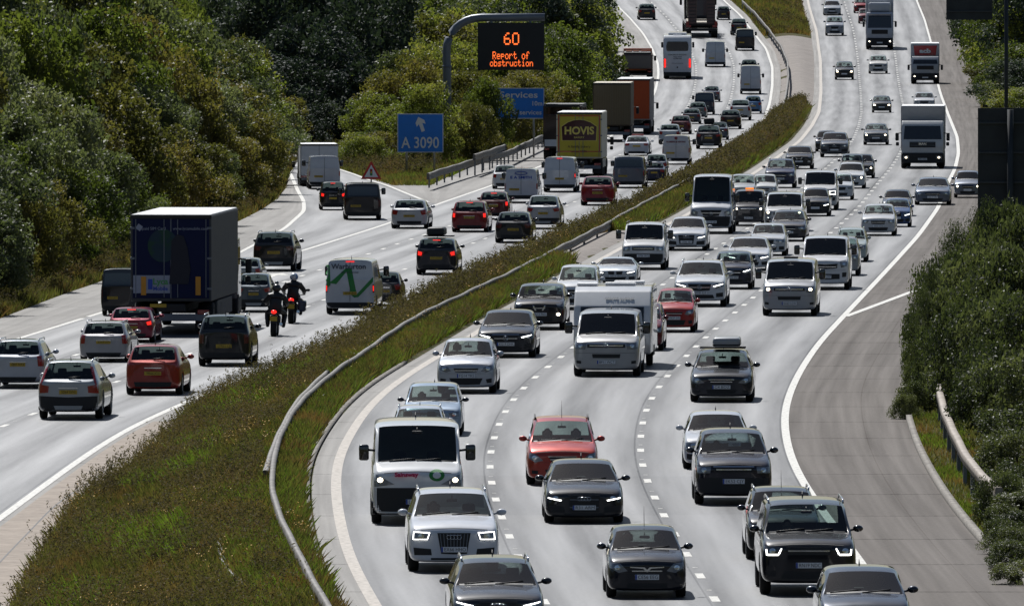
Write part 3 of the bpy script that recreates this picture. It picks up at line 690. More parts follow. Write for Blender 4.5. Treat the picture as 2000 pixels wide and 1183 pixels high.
FRONT = {   # polygons in (share of half width, share of floor..nose height); a leading ! means one central piece, mirrored into a full outline
 'hatch': dict(head=[(.50,.70),(.66,.64),(.90,.76),(.93,.93),(.80,.95),(.60,.86)], grille=[(0,.80),(.42,.82),(.36,.66),(0,.64)], low=[(0,.40),(.56,.40),(.46,.14),(0,.12)], fog=[(.66,.36),(.86,.40),(.86,.22),(.70,.2)], plate=.50),
 'audi': dict(head=[(.47,.78),(.92,.93),(.90,.72),(.56,.64)], grille=[(0,.88),(.40,.88),(.34,.26),(0,.24)], low=[(0,.18),(.5,.18),(.5,.10),(0,.10)], fog=[(.50,.44),(.90,.50),(.88,.22),(.48,.2)], plate=.40, rings=1),
 'q5': dict(head=[(.50,.86),(.88,.90),(.90,.66),(.56,.66)], grille=[(0,.86),(.36,.86),(.28,.26),(0,.24)], low=[(0,.14),(.5,.14),(.5,.08),(0,.08)], fog=[(.50,.40),(.88,.44),(.86,.22),(.48,.22)], plate=.38, rings=1, slats=1),
 'merc': dict(head=[(.50,.84),(.90,.96),(.92,.74),(.62,.62)], grille=[(0,.88),(.44,.88),(.38,.54),(0,.50)], low=[(0,.32),(.5,.32),(.56,.14),(0,.12)], fog=[(.62,.40),(.88,.44),(.88,.22),(.62,.2)], plate=.42, star=1),
 'bmw': dict(head=[(.44,.88),(.92,.92),(.90,.70),(.50,.68)], kid=[(.04,.88),(.34,.90),(.30,.62),(.06,.60)], low=[(0,.40),(.5,.40),(.44,.16),(0,.14)], fog=[(.60,.42),(.88,.44),(.88,.2),(.62,.18)], plate=.48),
 'vw': dict(head=[(.58,.94),(.93,.98),(.93,.74),(.62,.72)], grille=[(0,.92),(.56,.92),(.56,.78),(0,.78)], low=[(0,.56),(.42,.56),(.40,.42),(0,.42)], fog=[(.74,.32),(.88,.34),(.88,.24),(.74,.22)], plate=.28, badge=1),
 'lr': dict(head=[(.58,.92),(.93,.92),(.93,.72),(.60,.72)], grille=[(0,.92),(.50,.92),(.50,.74),(0,.74)], low=[(0,.34),(.55,.34),(.50,.16),(0,.16)], plate=.46, black=1),
 'disco': dict(head=[(.54,.92),(.92,.94),(.92,.74),(.62,.70)], grille=[(0,.92),(.48,.92),(.44,.72),(0,.72)], low=[(0,.30),(.5,.32),(.58,.14),(0,.12)], fog=[(.66,.30),(.90,.34),(.88,.2),(.68,.18)], plate=.46),
 'kia': dict(head=[(.52,.66),(.76,.60),(.93,.76),(.90,.94),(.74,.90)], grille=[(0,.80),(.38,.80),(.30,.62),(0,.60)], low=[(0,.34),(.48,.34),(.42,.16),(0,.14)], fog=[(.66,.30),(.84,.32),(.84,.2),(.68,.18)], plate=.46),
 'juke': dict(head=[(.62,.58),(.84,.58),(.84,.38),(.62,.38)], grille=[(0,.92),(.26,.92),(.40,.66),(0,.62)], low=[(0,.32),(.5,.32),(.5,.12),(0,.12)], fog=[(.62,.98),(.92,1.02),(.90,.86),(.72,.84)], plate=.48, vee=1),
 'corsa': dict(head=[(.48,.66),(.70,.60),(.93,.78),(.90,.94),(.66,.90)], grille=[(0,.72),(.42,.74),(.36,.64),(0,.60)], low=[(0,.26),(.5,.26),(.5,.10),(0,.10)], plate=.46, vau=1),
 'van': dict(head=[(.60,.98),(.90,1.06),(.94,.80),(.66,.70)], grille=[(0,.84),(.52,.88),(.50,.68),(0,.64)], low=[(0,.44),(.60,.44),(.60,.22),(0,.20)], fog=[(.70,.50),(.88,.52),(.86,.32),(.70,.3)], plate=.32),
 'relay': dict(head=[(.50,.70),(.93,.64),(.95,.96),(.84,.90)], low=[(0,.34),(.60,.34),(.56,.14),(0,.12)], plate=.30, badge=0, black=1),
 'sprinter': dict(head=[(.60,.78),(.95,.98),(.95,.66),(.66,.56)], grille=[(0,.88),(.50,.88),(.36,.60),(0,.58)], low=[(0,.44),(.60,.44),(.60,.20),(0,.20)], plate=.30, black=1, star=1),
 'plain': dict(head=[(.52,.84),(.90,.92),(.90,.68),(.60,.66)], grille=[(0,.84),(.42,.84),(.36,.60),(0,.58)], low=[(0,.36),(.56,.36),(.50,.14),(0,.12)], plate=.46),
}
REAR = {   # share of floor .. rear glass foot
 'hatch': dict(tail=[(.58,.86),(.93,.95),(.95,.66),(.66,.62)], plate=.56, bump=[(0,.26),(.66,.26),(.62,.10),(0,.08)]),
 'estate': dict(tail=[(.70,.96),(.93,.98),(.94,.60),(.74,.60)], plate=.66, bump=[(0,.22),(.70,.22),(.62,.06),(0,.06)]),
 'volvo': dict(tail=[(.60,.80),(.92,.86),(.94,.58),(.62,.60)], plate=.62, bump=[(0,.46),(.975,.50),(.97,.06),(0,.02)], tall=1, skid=1),
 'van': dict(tail=[(.88,.80),(.95,.80),(.95,.52),(.885,.52)], plate=.50, bump=[(0,.20),(.95,.20),(.93,.03),(0,.03)]),
 'saloon': dict(tail=[(.52,.90),(.90,.96),(.92,.70),(.56,.70)], plate=.66, bump=[(0,.22),(.62,.22),(.60,.08),(0,.08)]),
 'suv': dict(tail=[(.56,.84),(.92,.92),(.92,.72),(.66,.68)], plate=.60, bump=[(0,.36),(.93,.36),(.90,.06),(0,.06)], skid=1),
 'mini': dict(tail=[(.74,.84),(.92,.86),(.92,.56),(.76,.54)], plate=.46, bump=[(0,.24),(.80,.24),(.78,.08),(0,.08)]),
}
def mirp(p): return [(x, z) for x, z in p] + [(-x, z) for x, z in reversed(p) if abs(x) > 1e-6]
COUNT = []
def anchor_for(x, y, side): return ground(x, y, side)
def tangent(X, Y, side):
    if side == 'R': a, b = RL, RR
    elif side == 'S': a, b = SL, SRt
    else: a, b = L1, LE
    t = 0.5 if side == 'S' else (X - float(a(Y))) / max(1, float(b(Y) - a(Y))); g_ = lambda y: float(a(y)) + (float(b(y)) - float(a(y))) * t
    return math.atan2(g_(Y + 14) - g_(Y - 2), 16)
def place(name, x, y, w, roof, W, H, L, side, label, cat, group, lead=.75, yaw=None, wmax=1.25):
    """root at the thing's middle; returns root, facing, scales"""
    gs = 'R' if side == 'R' else 'L'; X, Y = ground(x, y, gs); a = tangent(X, Y, side) if yaw is None else R(yaw)
    s = w / (F / Y * W); s = max(.72, min(wmax, s)); D = (math.sin(a), math.cos(a)); dc = (L / 2 - lead) * s
    cx, cy = X + D[0] * dc, Y + D[1] * dc; zf = zR if gs == 'R' else zL; z = float(zf(cy)) + .004
    # height from the roof line, measured about a third of the length behind the near face
    Yr = Y + .35 * L * s; top = CH - (roof + 130) * Yr / F - float(zf(Yr)); sz = max(.80 * s, min(1.22 * s, top / H))
    facing = side == 'R'; rz = (PI - a) if facing else -a
    root = empty(name, (cx, cy, z), rz, label=label, cat=cat, group=group)
    sl_ = math.atan((float(zf(cy + 5)) - float(zf(cy - 5))) / 10); root.rotation_euler[0] = -sl_ if facing else sl_
    root.scale = (s, s, sz); COUNT.append((label[:40], round(s, 2), round(sz, 2))); return root, facing, s
GR = {'R': 'vehicles heading towards the camera on the right carriageway', 'L': 'vehicles driving away on the left carriageway', 'S': 'vehicles leaving on the slip road'}
def car(kind, side, x, y, w, roof, col, label, style='plain', cat='car', metal=.0, name=None, plate=None, drl=None, lit=False, rails=0, box=None, brake=False, wide=None, aerial=0, blk=0, yaw=None, hidden=False, sign=None, rwin=0, lampm=None, occ=0):
    T = shell(kind); S = T['S']; L, W, H = S['L'], S['W'], S['H']; van = S.get('van'); hw = W / 2; zb = S['zb']
    root, facing, s = place(name or ('parked' if 0 else cat.replace(' ', '_')), x, y, w, roof, W, H, L, side, label, cat, GR[side], yaw=yaw)
    far = w < 46; P = paint(col, metal)
    b = link('body', T['body'], root, [P, TRIM])
    link('windscreen', T['ws'], root, [glass_f])
    for q in ('sl', 'sr'): link('side_window', T[q], root, [glass_d])
    if T['rg']: link('rear_window', T['rg'], root, [glass_f])
    link('seats', T['seats'], root); link('dashboard', T['dash'], root)
    for d in S['ax']:
        for sx in (-1, 1): wheel(root, sx * (hw - .125), L / 2 - d, S['wr'], .22, far)
    for sx in (-1, 1):
        o = link('wing_mirror', mir_mesh(bool(van)), root, [P if not (van or blk) and sum(col) > .05 else GLOSSB]); o.scale = (sx, 1, 1)
        o.location = (sx * (hw + (.15 if van else .07)), L / 2 - S['cowl'][0] - (.32 if van else .52), S['cowl'][1] + (.22 if van else .08)); 
    nz = S['nose']
    fx = lambda p: [(u * hw, zb + t * (nz - zb)) for u, t in p]
    def pt(nm, poly, sd, mat, out=.008, par=None): return link(nm, patch(kind, [(round(a, 3), round(c, 3)) for a, c in poly], sd, out), par or root, [mat])
    def two(nm, poly, sd, mat, out=.008):
        r = []
        for sx in (1, -1): r.append(pt(nm, [(sx * a, c) for a, c in poly], sd, mat, out))
        return r
    def plate_at(zp, sd, mat, txt, xo=0):
        h = T['bvh'].ray_cast(Vector((xo, sd * 6, zp)), Vector((0, -sd, 0))); yy = (h[0].y if h[0] is not None else sd * L / 2) + sd * .02
        k = ('plate', mat.name)
        if k not in _WH: m_ = MB().box((0, 0, 0), (.52, .012, .112), .004).mesh('plate'); m_.materials.append(mat); _WH[k] = m_
        o = link('number_plate', _WH[k], root); o.location = (xo, yy, zp)
        if txt:
            put_text(txt, .108, BLK, o, (0.02 * -sd, sd * .008, -.002), -1 if sd < 0 else 1, bold=-.0008, width=.43)
            if w > 90 and facing:
                e_ = MB().box((-.24 * -sd, sd * .008, 0), (.035, .004, .108)).build('plate_band', EUB, o)
    if facing:
        st_ = FRONT[style]; hd = fx(st_['head'])
        hl = two('headlight', hd, 1, LAMPD if drl and sum(col) < .06 else LAMP, .010)
        if 'grille' in st_: pt('grille', mirp(fx(st_['grille'])), 1, TRIM, .008)
        if 'kid' in st_: two('grille', fx(st_['kid']), 1, TRIM, .012)
        pt('air_intake', mirp(fx(st_['low'])), 1, TRIM, .006)
        if 'fog' in st_ and not far: two('fog_lamp_recess', fx(st_['fog']), 1, TRIM if style != 'juke' else LAMP, .007)
        if not far:
            cxh = sum(p[0] for p in hd) / len(hd); czh = sum(p[1] for p in hd) / len(hd)
            for k_, sx in enumerate((1, -1)):      # reflector bowl
                c8 = [(sx * (cxh + .065 * math.cos(q * PI / 4)), czh + .055 * math.sin(q * PI / 4)) for q in range(8)]
                link('bulb', patch(kind, [(round(a, 3), round(c, 3)) for a, c in c8], 1, .016), hl[k_], [HLON if lit else CHROME])
            if st_.get('slats'):
                for u in np.arange(-.3, .31, .075): pt('grille_bar', [(u * hw - .008, zb + .84 * (nz - zb)), (u * hw + .008, zb + .84 * (nz - zb)), (u * hw * .85 + .008, zb + .3 * (nz - zb)), (u * hw * .85 - .008, zb + .3 * (nz - zb))], 1, GREYM, .016)
            elif 'grille' in st_:
                g0 = st_['grille']; t0 = (g0[0][1] + g0[3][1]) / 2
                for dt in ((0,) if not st_.get('rings') else (-.15, .15)): pt('grille_bar', mirp(fx([(0, t0 + dt + .018), (g0[1][0] * .9, t0 + dt + .018), (g0[1][0] * .88, t0 + dt - .018), (0, t0 + dt - .018)])), 1, CHROME if not st_.get('rings') else GREYM, .016)
                if st_.get('rings') is None and style in ('merc', 'vw', 'bmw', 'kia', 'lr'):
                    gx = [(0, g0[0][1] + .02), (g0[1][0] + .02, g0[1][1] + .02), (g0[1][0] + .02, g0[1][1] - .01), (0, g0[0][1] - .01)]; pt('grille_surround', mirp(fx(gx)), 1, CHROME, .012)
            if st_.get('rings'):
                for q in range(4):
                    h = T['bvh'].ray_cast(Vector((0, 6, zb + .74 * (nz - zb))), Vector((0, -1, 0))); yy = h[0].y + .03
                    c_ = MB().tube([(-.105 + q * .07 + .045 * math.cos(a_ * PI / 6), yy, zb + .74 * (nz - zb) + .045 * math.sin(a_ * PI / 6)) for a_ in range(13)], .006, 5).build('badge_ring', CHROME, root)
            if st_.get('star') or st_.get('badge'):
                zc = zb + (.70 if st_.get('star') else .85) * (nz - zb); h = T['bvh'].ray_cast(Vector((0, 6, zc)), Vector((0, -1, 0))); yy = h[0].y + .03
                m_ = MB().tube([(.075 * math.cos(a_ * PI / 8), yy, zc + .075 * math.sin(a_ * PI / 8)) for a_ in range(17)], .008, 5)
                if st_.get('star'):
                    for a_ in (90, 210, 330): m_.tube([(0, yy, zc), (.07 * math.cos(R(a_)), yy, zc + .07 * math.sin(R(a_)))], [.012, .004], 5)
                else:
                    m_.tube([(-.045, yy, zc + .05), (-.02, yy, zc - .045), (0, yy, zc + .0), (.02, yy, zc - .045), (.045, yy, zc + .05)], .007, 5); m_.tube([(-.02, yy, zc + .055), (0, yy, zc + .02), (.02, yy, zc + .055)], .006, 5)
                m_.build('badge', CHROME, root)
            if st_.get('vau'): pt('grille_surround', mirp(fx([(0, .70), (.06, .78), (.42, .80), (.42, .77), (.10, .74), (0, .62)])), 1, CHROME, .014)
            if st_.get('vee'): two('grille_surround', fx([(.20,.90),(.25,.90),(.16,.66),(.10,.66)]), 1, CHROME, .014)
            if st_.get('black'): pt('bumper', mirp(fx([(0, .62 if style == 'relay' else .58), (.985, .62 if style == 'relay' else .56), (.985, .0), (0, -.02)])), 1, TRIM, .004)
        if not far:
            pt('bonnet_gap', mirp(fx([(0, 1.0), (.40, .985), (.72, .955), (.72, .942), (.40, .972), (0, .987)])), 1, TRIM, .004)
            pt('bumper_gap', mirp(fx([(0, .60), (.90, .60), (.90, .592), (0, .592)])), 1, TRIM, .003) if style not in ('lr', 'sprinter', 'relay', 'q5', 'audi') else None
            pt('screen_surround', mirp([(0, S['cowl'][1] + .075), (hw * .78, S['cowl'][1] + .045), (hw * .78, S['cowl'][1] + .02), (0, S['cowl'][1] + .048)]), 1, TRIM, .006)
        if drl:
            hx = sorted(hd, key=lambda p: p[0]); 
            if drl == 'slant': strips = [fx([(.52, .76), (.88, .885), (.88, .855), (.56, .72)])]
            elif drl == 'low': strips = [fx([(.56, .70), (.90, .80), (.90, .76), (.58, .655)])]
            elif drl == 'frame': strips = [fx([(.52,.87),(.88,.90),(.88,.882),(.52,.852)]), fx([(.57,.685),(.89,.685),(.89,.667),(.57,.667)]), fx([(.52,.87),(.535,.87),(.585,.67),(.57,.67)]), fx([(.865,.9),(.88,.9),(.895,.67),(.88,.67)])]
            elif drl == 'U': strips = [fx([(.55,.88),(.575,.88),(.635,.74),(.605,.73)]), fx([(.61,.745),(.86,.745),(.85,.705),(.63,.705)]), fx([(.86,.86),(.885,.86),(.875,.71),(.845,.725)])]
            else: strips = []
            for q in strips: two('daytime_lamp', q, 1, DRL, .018)
        if lit and far: two('bulb', fx([(.62,.84),(.82,.86),(.82,.70),(.62,.70)]), 1, HLON, .016)
        plate_at(zb + st_['plate'] * (nz - zb), 1, PLW, plate if plate else (None if w < 60 else 'LK14 VRF'))
        if w > 60:   # wipers lie on the foot of the windscreen
            m_ = MB()
            for x0, x1 in ((.62, .05), (.02, -.52)):
                pts = []
                for q in range(5):
                    xx = x0 + (x1 - x0) * q / 4; zz = S['cowl'][1] + .05 + .05 * q / 4; h = T['bvh'].ray_cast(Vector((xx, 6, zz)), Vector((0, -1, 0)))
                    if h[0] is not None: pts.append((xx, h[0].y + .02, zz))
                if len(pts) > 1: m_.tube(pts, .011, 5)
            m_.build('wiper', TRIM, root)
    else:
        st_ = REAR[style if style in REAR else 'hatch']; rz_ = S['rg'][1]; fr_ = lambda p: [(u * hw, zb + t * (rz_ - zb)) for u, t in p]
        tl_ = fr_(st_['tail']); lamps = two('tail_light', tl_, -1, REDL if sum(col) > .05 or brake else REDDK, .012)
        if brake:
            cx_, cz_ = sum(p[0] for p in tl_) / 4, sum(p[1] for p in tl_) / 4; ins = [(cx_ + (p[0] - cx_) * .55, cz_ + (p[1] - cz_) * .6) for p in tl_]
            for lp, sx in zip(lamps, (1, -1)): pt('lit_lamp', [(sx * p[0], p[1]) for p in ins], -1, BRAKE, .017, lp)
        if st_.get('tall'): two('tail_light', [(.84 * hw, rz_ - .15), (.90 * hw, rz_ - .15), (S['ht'] * hw - .02, H - .16), (S['ht'] * hw - .10, H - .16)], -1, REDL, .012)
        pt('bumper', mirp(fr_(st_['bump'])), -1, TRIM, .010)
        if st_.get('skid') and not far: pt('skid_plate', mirp(fr_([(0, .20), (.45, .20), (.40, .08), (0, .08)])), -1, STEEL, .016)
        plate_at(zb + st_['plate'] * (rz_ - zb), -1, PLY, plate if plate else (None if w < 60 else 'SD64 SWG'), xo=(-.35 if van and rwin != 9 else 0))
        if brake: pt('high_brake_light', [(-.16, H - .075), (.16, H - .075), (.16, H - .10), (-.16, H - .10)], -1, BRAKE, .02)
        if not van and not far:
            hz = rz_ + .05; h = T['bvh'].ray_cast(Vector((0, -6, hz)), Vector((0, 1, 0)))
            if h[0] is not None: MB().tube([(0, h[0].y - .02, hz), (.34, h[0].y - .02, hz + .03)], .012, 5).build('wiper', TRIM, root)
            pt('tailgate_handle', mirp(fr_([(0, .76), (.30, .76), (.30, .73), (0, .73)])), -1, CHROME if sum(col) > .06 else TRIM, .014)
        if van:
            if rwin == 1: two('rear_window', [(.05, rz_ + .02), (hw * .74, rz_ + .02), (hw * .70, H - .22), (.05, H - .22)], -1, glass_dd, .010)
            if rwin == 2: pt('rear_window', mirp([(0, rz_ - .02), (hw * .80, rz_ - .02), (hw * .76, H - .20), (0, H - .18)]), -1, glass_dd, .010)
            if rwin != 2: pt('door_gap', [(-.008, zb + .25), (.008, zb + .25), (.008, H - .12), (-.008, H - .12)], -1, TRIM, .012)
    if rails:
        for sx in (1, -1):
            x0 = S['ht'] * hw - .06; y0, y1 = L / 2 - S['ws'] - .15, L / 2 - S['re'] + .15
            MB().tube([(sx * x0, y0, H - .05), (sx * x0, y0 - .12, H + .02), (sx * x0, y1 + .12, H + .02), (sx * x0, y1, H - .05)], .020, 6).build('roof_rail', CHROME if rails == 1 else TRIM, root)
    if aerial: MB().tube([(0, L / 2 - S['ws'] - .2, H - .01), (0, L / 2 - S['ws'] - .42, H + .42)], [.008, .004], 5).build('aerial', TRIM, root)
    elif not far and w > 60: MB().tube([(0, -L / 2 + 1.0, H - .03), (0, -L / 2 + .86, H + .10)], [.02, .006], 5).build('aerial', TRIM, root)
    if sign:   # roof sign or beacon belongs to the car
        c_, d_ = sign; MB().box((0, L / 2 - S['ws'] - .35, H + .05), d_, .02).build('roof_sign', c_, root)
    if box:
        bm_, bw, bl, bh, bx = box; zt = H
        m_ = MB()
        for yy in (.35, -.5): m_.tube([(-hw * .72, yy, zt + .05), (hw * .72, yy, zt + .05)], .022, 6)
        m_.build('roof_bars', TRIM, root)
        o = MB().box((0, 0, 0), (bw, bl, bh), min(bh, bw) * .32, seg=4).build('roof_box', bm_, root); o.location = (bx, -.1, zt + .07 + bh / 2)
        for p in o.data.polygons: p.use_smooth = True
        MB().box((bx, -.1, zt + .07 + bh * .28), (bw * 1.01, bl * 1.01, bh * .16), .02).build('roof_box_seam', TRIM, root)
    return root
_DRV = {}
SKIN_ = plain('skin', (.42, .26, .19), .6)
def driver(root, kind, label, top=(.05, .06, .09), hair=(.05, .03, .02), x0=.36, wheel_=True):
    S = SP[kind]; y0 = S['L'] / 2 - S['cowl'][0] - 1.18; z0 = S['zb'] + .30
    p = empty('person', root.location, 0, label=label, cat='person', group='people seen through the windscreens'); p.rotation_euler = root.rotation_euler; p.scale = root.scale
    k = 'b' if wheel_ else 'p'
    if k not in _DRV:
        if wheel_: hands = [(.0, .36, .40), (.15, .50, .44)]
        else: hands = [(-.02, .15, .12), (.08, .34, .10)]
        P = [(0, 0, 0), (0, -.06, .22), (0, -.08, .42), (0, -.06, .55), (0, -.04, .62), (-.19, -.06, .48), (-.24, .12 + hands[0][0], .30), (-.16, hands[0][1] + .08, hands[0][2]), (.19, -.06, .48), (.24, .12, .30), (.16, hands[0][1] + .08, hands[0][2]), (-.11, .30, .02), (.11, .30, .02), (-.12, .62, -.2), (.12, .62, -.2)]
        E = [(0,1),(1,2),(2,3),(3,4),(3,5),(5,6),(6,7),(3,8),(8,9),(9,10),(0,11),(11,13),(0,12),(12,14)]
        o = skin('body', P, E, [.15,.15,.17,.085,.055,.085,.055,.035,.085,.055,.035,.09,.09,.06,.06], SEAT); _DRV[k] = o.data; bpy.data.objects.remove(o)
        m = MB(); m.ell((0, -.01, .76), (.075, .095, .12), u=16, v=12); m.ell((0, .085, .75), (.014, .022, .022), u=8, v=6)
        for s in (-1, 1): m.ell((s * .03, .075, .785), (.014, .01, .008), mi=1, u=8, v=6); m.ell((s * .078, -.01, .76), (.012, .025, .034), u=8, v=6)
        m.box((0, .078, .705), (.045, .012, .010), .003, mi=1)
        for s in (-1, 1):
            hx, hy, hz = s * .16, hands[0][1] + .12, hands[0][2]; m.ell((hx, hy, hz), (.042, .045, .026), u=10, v=6)
            for q, ln in enumerate((.030, .036, .033, .025)):
                xx = hx + s * (-.030 + q * .02); m.tube([(xx, hy + .03, hz + .01), (xx, hy + .04 + ln, hz), (xx, hy + .045 + ln, hz - .03)], .009, 6)
            m.tube([(hx - s * .035, hy, hz), (hx - s * .055, hy + .03, hz - .005), (hx - s * .05, hy + .055, hz - .01)], .010, 6)
        _DRV[k + 'h'] = m.mesh('head'); m = MB(); m.ell((0, -.035, .80), (.084, .10, .098), u=16, v=10); _DRV[k + 'r'] = m.mesh('hair')
    mt = plain('clothes_%.2f%.2f%.2f' % top, top, .8); hm = plain('hair_%.2f%.2f%.2f' % hair, hair, .7)
    for nm, q, mm in (('clothed_body', _DRV[k], [mt]), ('head_and_hands', _DRV[k + 'h'], [SKIN_, BLK]), ('hair', _DRV[k + 'r'], [hm])):
        o = link(nm, q.copy() if nm == 'clothed_body' else q, p, None); o.data.materials.clear() if not o.data.materials else None
        for i_, m_ in enumerate(mm):
            if len(o.data.materials) <= i_: o.data.materials.append(m_)
            o.material_slots[i_].link = 'OBJECT'; o.material_slots[i_].material = m_
        o.location = (x0, y0, z0)
glass_dd = plain('black_glass', (.012, .014, .016), .06, 0, 1)
# ------------------------------------------------------------------ lorries, coach, caravan, motorcycles
def rb(root, name, c, d, mat, bev=.03, seg=2):
    o = MB().box((0, 0, 0), d, bev, seg=seg).build(name, mat, root); o.location = c; return o
def cab(root, y, W, col, far=False, dark=None, sleeper=.0, z0=.45, H=2.9, plate=None, lit=True, vis=True, gtext=None, star=False):
    """tractor cab, front face at y (towards +Y)"""
    P = paint(col); Lc = 1.75 + sleeper; hw = W / 2
    m = MB(); m.prismx([(y - Lc, z0 + .35), (y - .02, z0 + .35), (y, z0 + .9), (y - .05, z0 + 1.25), (y - .32, H - .25), (y - .55, H), (y - Lc, H)], -hw * .97, hw * .97)
    bmesh.ops.bevel(m.bm, geom=m.bm.edges[:], offset=.09, segments=3, profile=.6, affect='EDGES'); c = m.build('cab', P, root)
    for p in c.data.polygons: p.use_smooth = True
    c.data.set_sharp_from_angle(angle=R(35))
    a = math.atan2(.27, H - .25 - z0 - 1.25)   # slope of the windscreen
    wz0, wz1 = z0 + 1.30, H - .30; yy = lambda z: y - .05 - (z - z0 - 1.25) * math.tan(a) + .012
    m = MB(); q = [(-hw * .88, wz0), (hw * .88, wz0), (hw * .82, wz1), (-hw * .82, wz1)]
    f = [m.bm.verts.new((x, yy(z), z)) for x, z in q] + [m.bm.verts.new((x, yy(z) - .05, z)) for x, z in q]
    for i_ in ((0,1,2,3), (7,6,5,4), (0,4,5,1), (1,5,6,2), (2,6,7,3), (3,7,4,0)): m.bm.faces.new([f[k] for k in i_])
    m.build('windscreen', glass_dd, root)
    rb(root, 'bumper', (0, y - .10, z0 + .18), (W * .97, .42, .62), TRIM if dark is None else paint(dark), .07, 3)
    rb(root, 'grille', (0, y + .0, z0 + .98), (W * .60, .05, .34), TRIM, .02)
    if not far:
        for k in range(3): rb(root, 'grille_bar', (0, y + .03, z0 + .90 + k * .1), (W * .56, .02, .02), GREYM, .004)
        if gtext: put_text(gtext, .2, CHROME, root, (0, y + .04, z0 + 1.02), 1, bold=.006)
    for s in (-1, 1):
        hl = rb(root, 'headlight', (s * hw * .76, y + .115, z0 + .22), (.34, .04, .20), LAMP, .03)
        if lit: MB().ell((0, .012, 0), (.065, .03, .055)).build('bulb', HLON, hl)
        o = rb(root, 'wing_mirror', (s * (hw + .22), y - .25, H - .95), (.20, .16, .48), TRIM, .05); MB().tube([(0, 0, .20), (-s * .34, -.02, .24)], .03, 6).build('mirror_arm', TRIM, o)
        if not far: rb(root, 'wing_mirror', (s * (hw + .20), y - .25, H - 1.38), (.18, .14, .22), TRIM, .04)
        rb(root, 'side_window', (s * hw * .965, y - .95, z0 + 1.75), (.03, .85, .60), glass_dd, .01)
        rb(root, 'wheel_arch', (s * hw * .86, y - 1.0, .62), (.34, 1.15, .5), TRIM, .1, 3)
    if vis: rb(root, 'sun_visor', (0, y - .12, H - .20), (W * .84, .24, .07), TRIM, .02)
    o = rb(root, 'number_plate', (0, y + .125, z0 + .12), (.52, .012, .112), PLW, .003)
    if plate: put_text(plate, .115, BLK, o, (0, .008, 0), 1, bold=.002, width=.44)
    rb(root, 'step', (0, y + .02, z0 - .06), (W * .8, .2, .12), TRIM, .03)
def axles(root, W, ys_, r=.5, dual=True, far=False):
    for yv in ys_:
        for s in (-1, 1):
            wheel(root, s * (W / 2 - (.27 if dual else .18)), yv, r, .50 if dual else .30, far)
def lorry(side, x, y, w, roof, W, H, L, label, name='lorry', cat='lorry', rear=None, sidec=None, roofc=(.75, .75, .75), cabc=(.5, .5, .5), cabH=2.9, deck=1.05, yaw=None, front=None, far=False, plate=None, gtext=None, vis=True, dress=None, lead=.6, deflector=None, mirrors=True, cabdark=None):
    root, facing, s = place(name, x, y, w, roof, W, H, L, side, label, cat, GR[side], lead=lead, yaw=yaw)
    hw = W / 2; y0, y1 = -L / 2, L / 2; clen = 2.1
    mk = lambda q: plain('panel_%.3f_%.3f_%.3f' % tuple(q), q, .6, spec=.2); PR, PS = mk(rear or (.5, .5, .5)), mk(sidec or rear or (.5, .5, .5)); PT = plain('roof_%.2f%.2f' % roofc[:2], roofc, .5)
    yb0, yb1 = y0 + .02, y1 - clen; ym, bl = (yb0 + yb1) / 2, yb1 - yb0
    o = rb(root, 'box_body', (0, ym, (deck + H) / 2), (W, bl, H - deck), PS, .05)
    rb(root, 'box_roof', (0, ym, H + .004), (W - .06, bl - .06, .05), PT, .02)
    rb(root, 'chassis', (0, ym, deck - .2), (.9, bl, .25), TRIM, .02)
    cab(root, y1, W * .98, cabc, far, H=cabH, plate=plate, gtext=gtext, vis=vis, dark=cabdark)
    axles(root, W, [y1 - 1.35], .5, False, far); axles(root, W, [y0 + 1.4 + k * 1.3 for k in range(1 if L < 9 else 3)], .5, True, far)
    for s_ in (-1, 1): rb(root, 'side_skirt', (s_ * (hw - .05), ym + .3, deck - .30), (.05, bl * .55, .5), TRIM if not sidec else PS, .01)
    if not facing or True:
        rb(root, 'rear_bumper', (0, y0 + .05, .55), (W * .94, .12, .22), GREYM, .02)
        for s_ in (-1, 1):
            rb(root, 'tail_light', (s_ * hw * .80, y0 - .015, .72), (.36, .04, .14), REDL, .01)
            rb(root, 'mudflap', (s_ * hw * .76, y0 + .55, .45), (.5, .02, .55), TRIM, .005)
        if not facing:
            rb(root, 'rear_door', (0, y0 + .005, (deck + H) / 2 + .02), (W - .14, .03, H - deck - .16), PR, .01)
            rb(root, 'door_gap', (0, y0 - .012, (deck + H) / 2), (.03, .015, H - deck - .2), GREYM, .004)
            rb(root, 'rear_frame', (0, y0 + .0, H - .05), (W + .02, .08, .12), TRIM, .01)
            if not far:
                for q in (-.62, -.12, .12, .62): rb(root, 'lock_bar', (q * W * .7, y0 - .02, (deck + H) / 2), (.025, .025, H - deck - .25), GREYM, .004)
                for q in range(3):
                    for s_ in (-1, 1): rb(root, 'hinge', (s_ * (hw - .06), y0 - .005, deck + .4 + q * (H - deck - .8) / 2), (.14, .03, .07), GREYM, .005)
            p = rb(root, 'number_plate', (-.4, y0 - .03, .92), (.52, .012, .112), PLY, .003)
    if deflector: rb(root, 'roof_deflector', (0, y1 - 1.4, cabH + (H - cabH) * .4), (W * .82, 1.1, (H - cabH) * .75), paint(deflector), .2, 4)
    if dress: dress(root, y0, y1, W, H, deck)
    return root
def poly_panel(root, name, pts, y, mat, th=.012):
    """outline in xz, standing just proud of y, facing -Y"""
    return MB().prism(pts, y - th, y).build(name, mat, root)
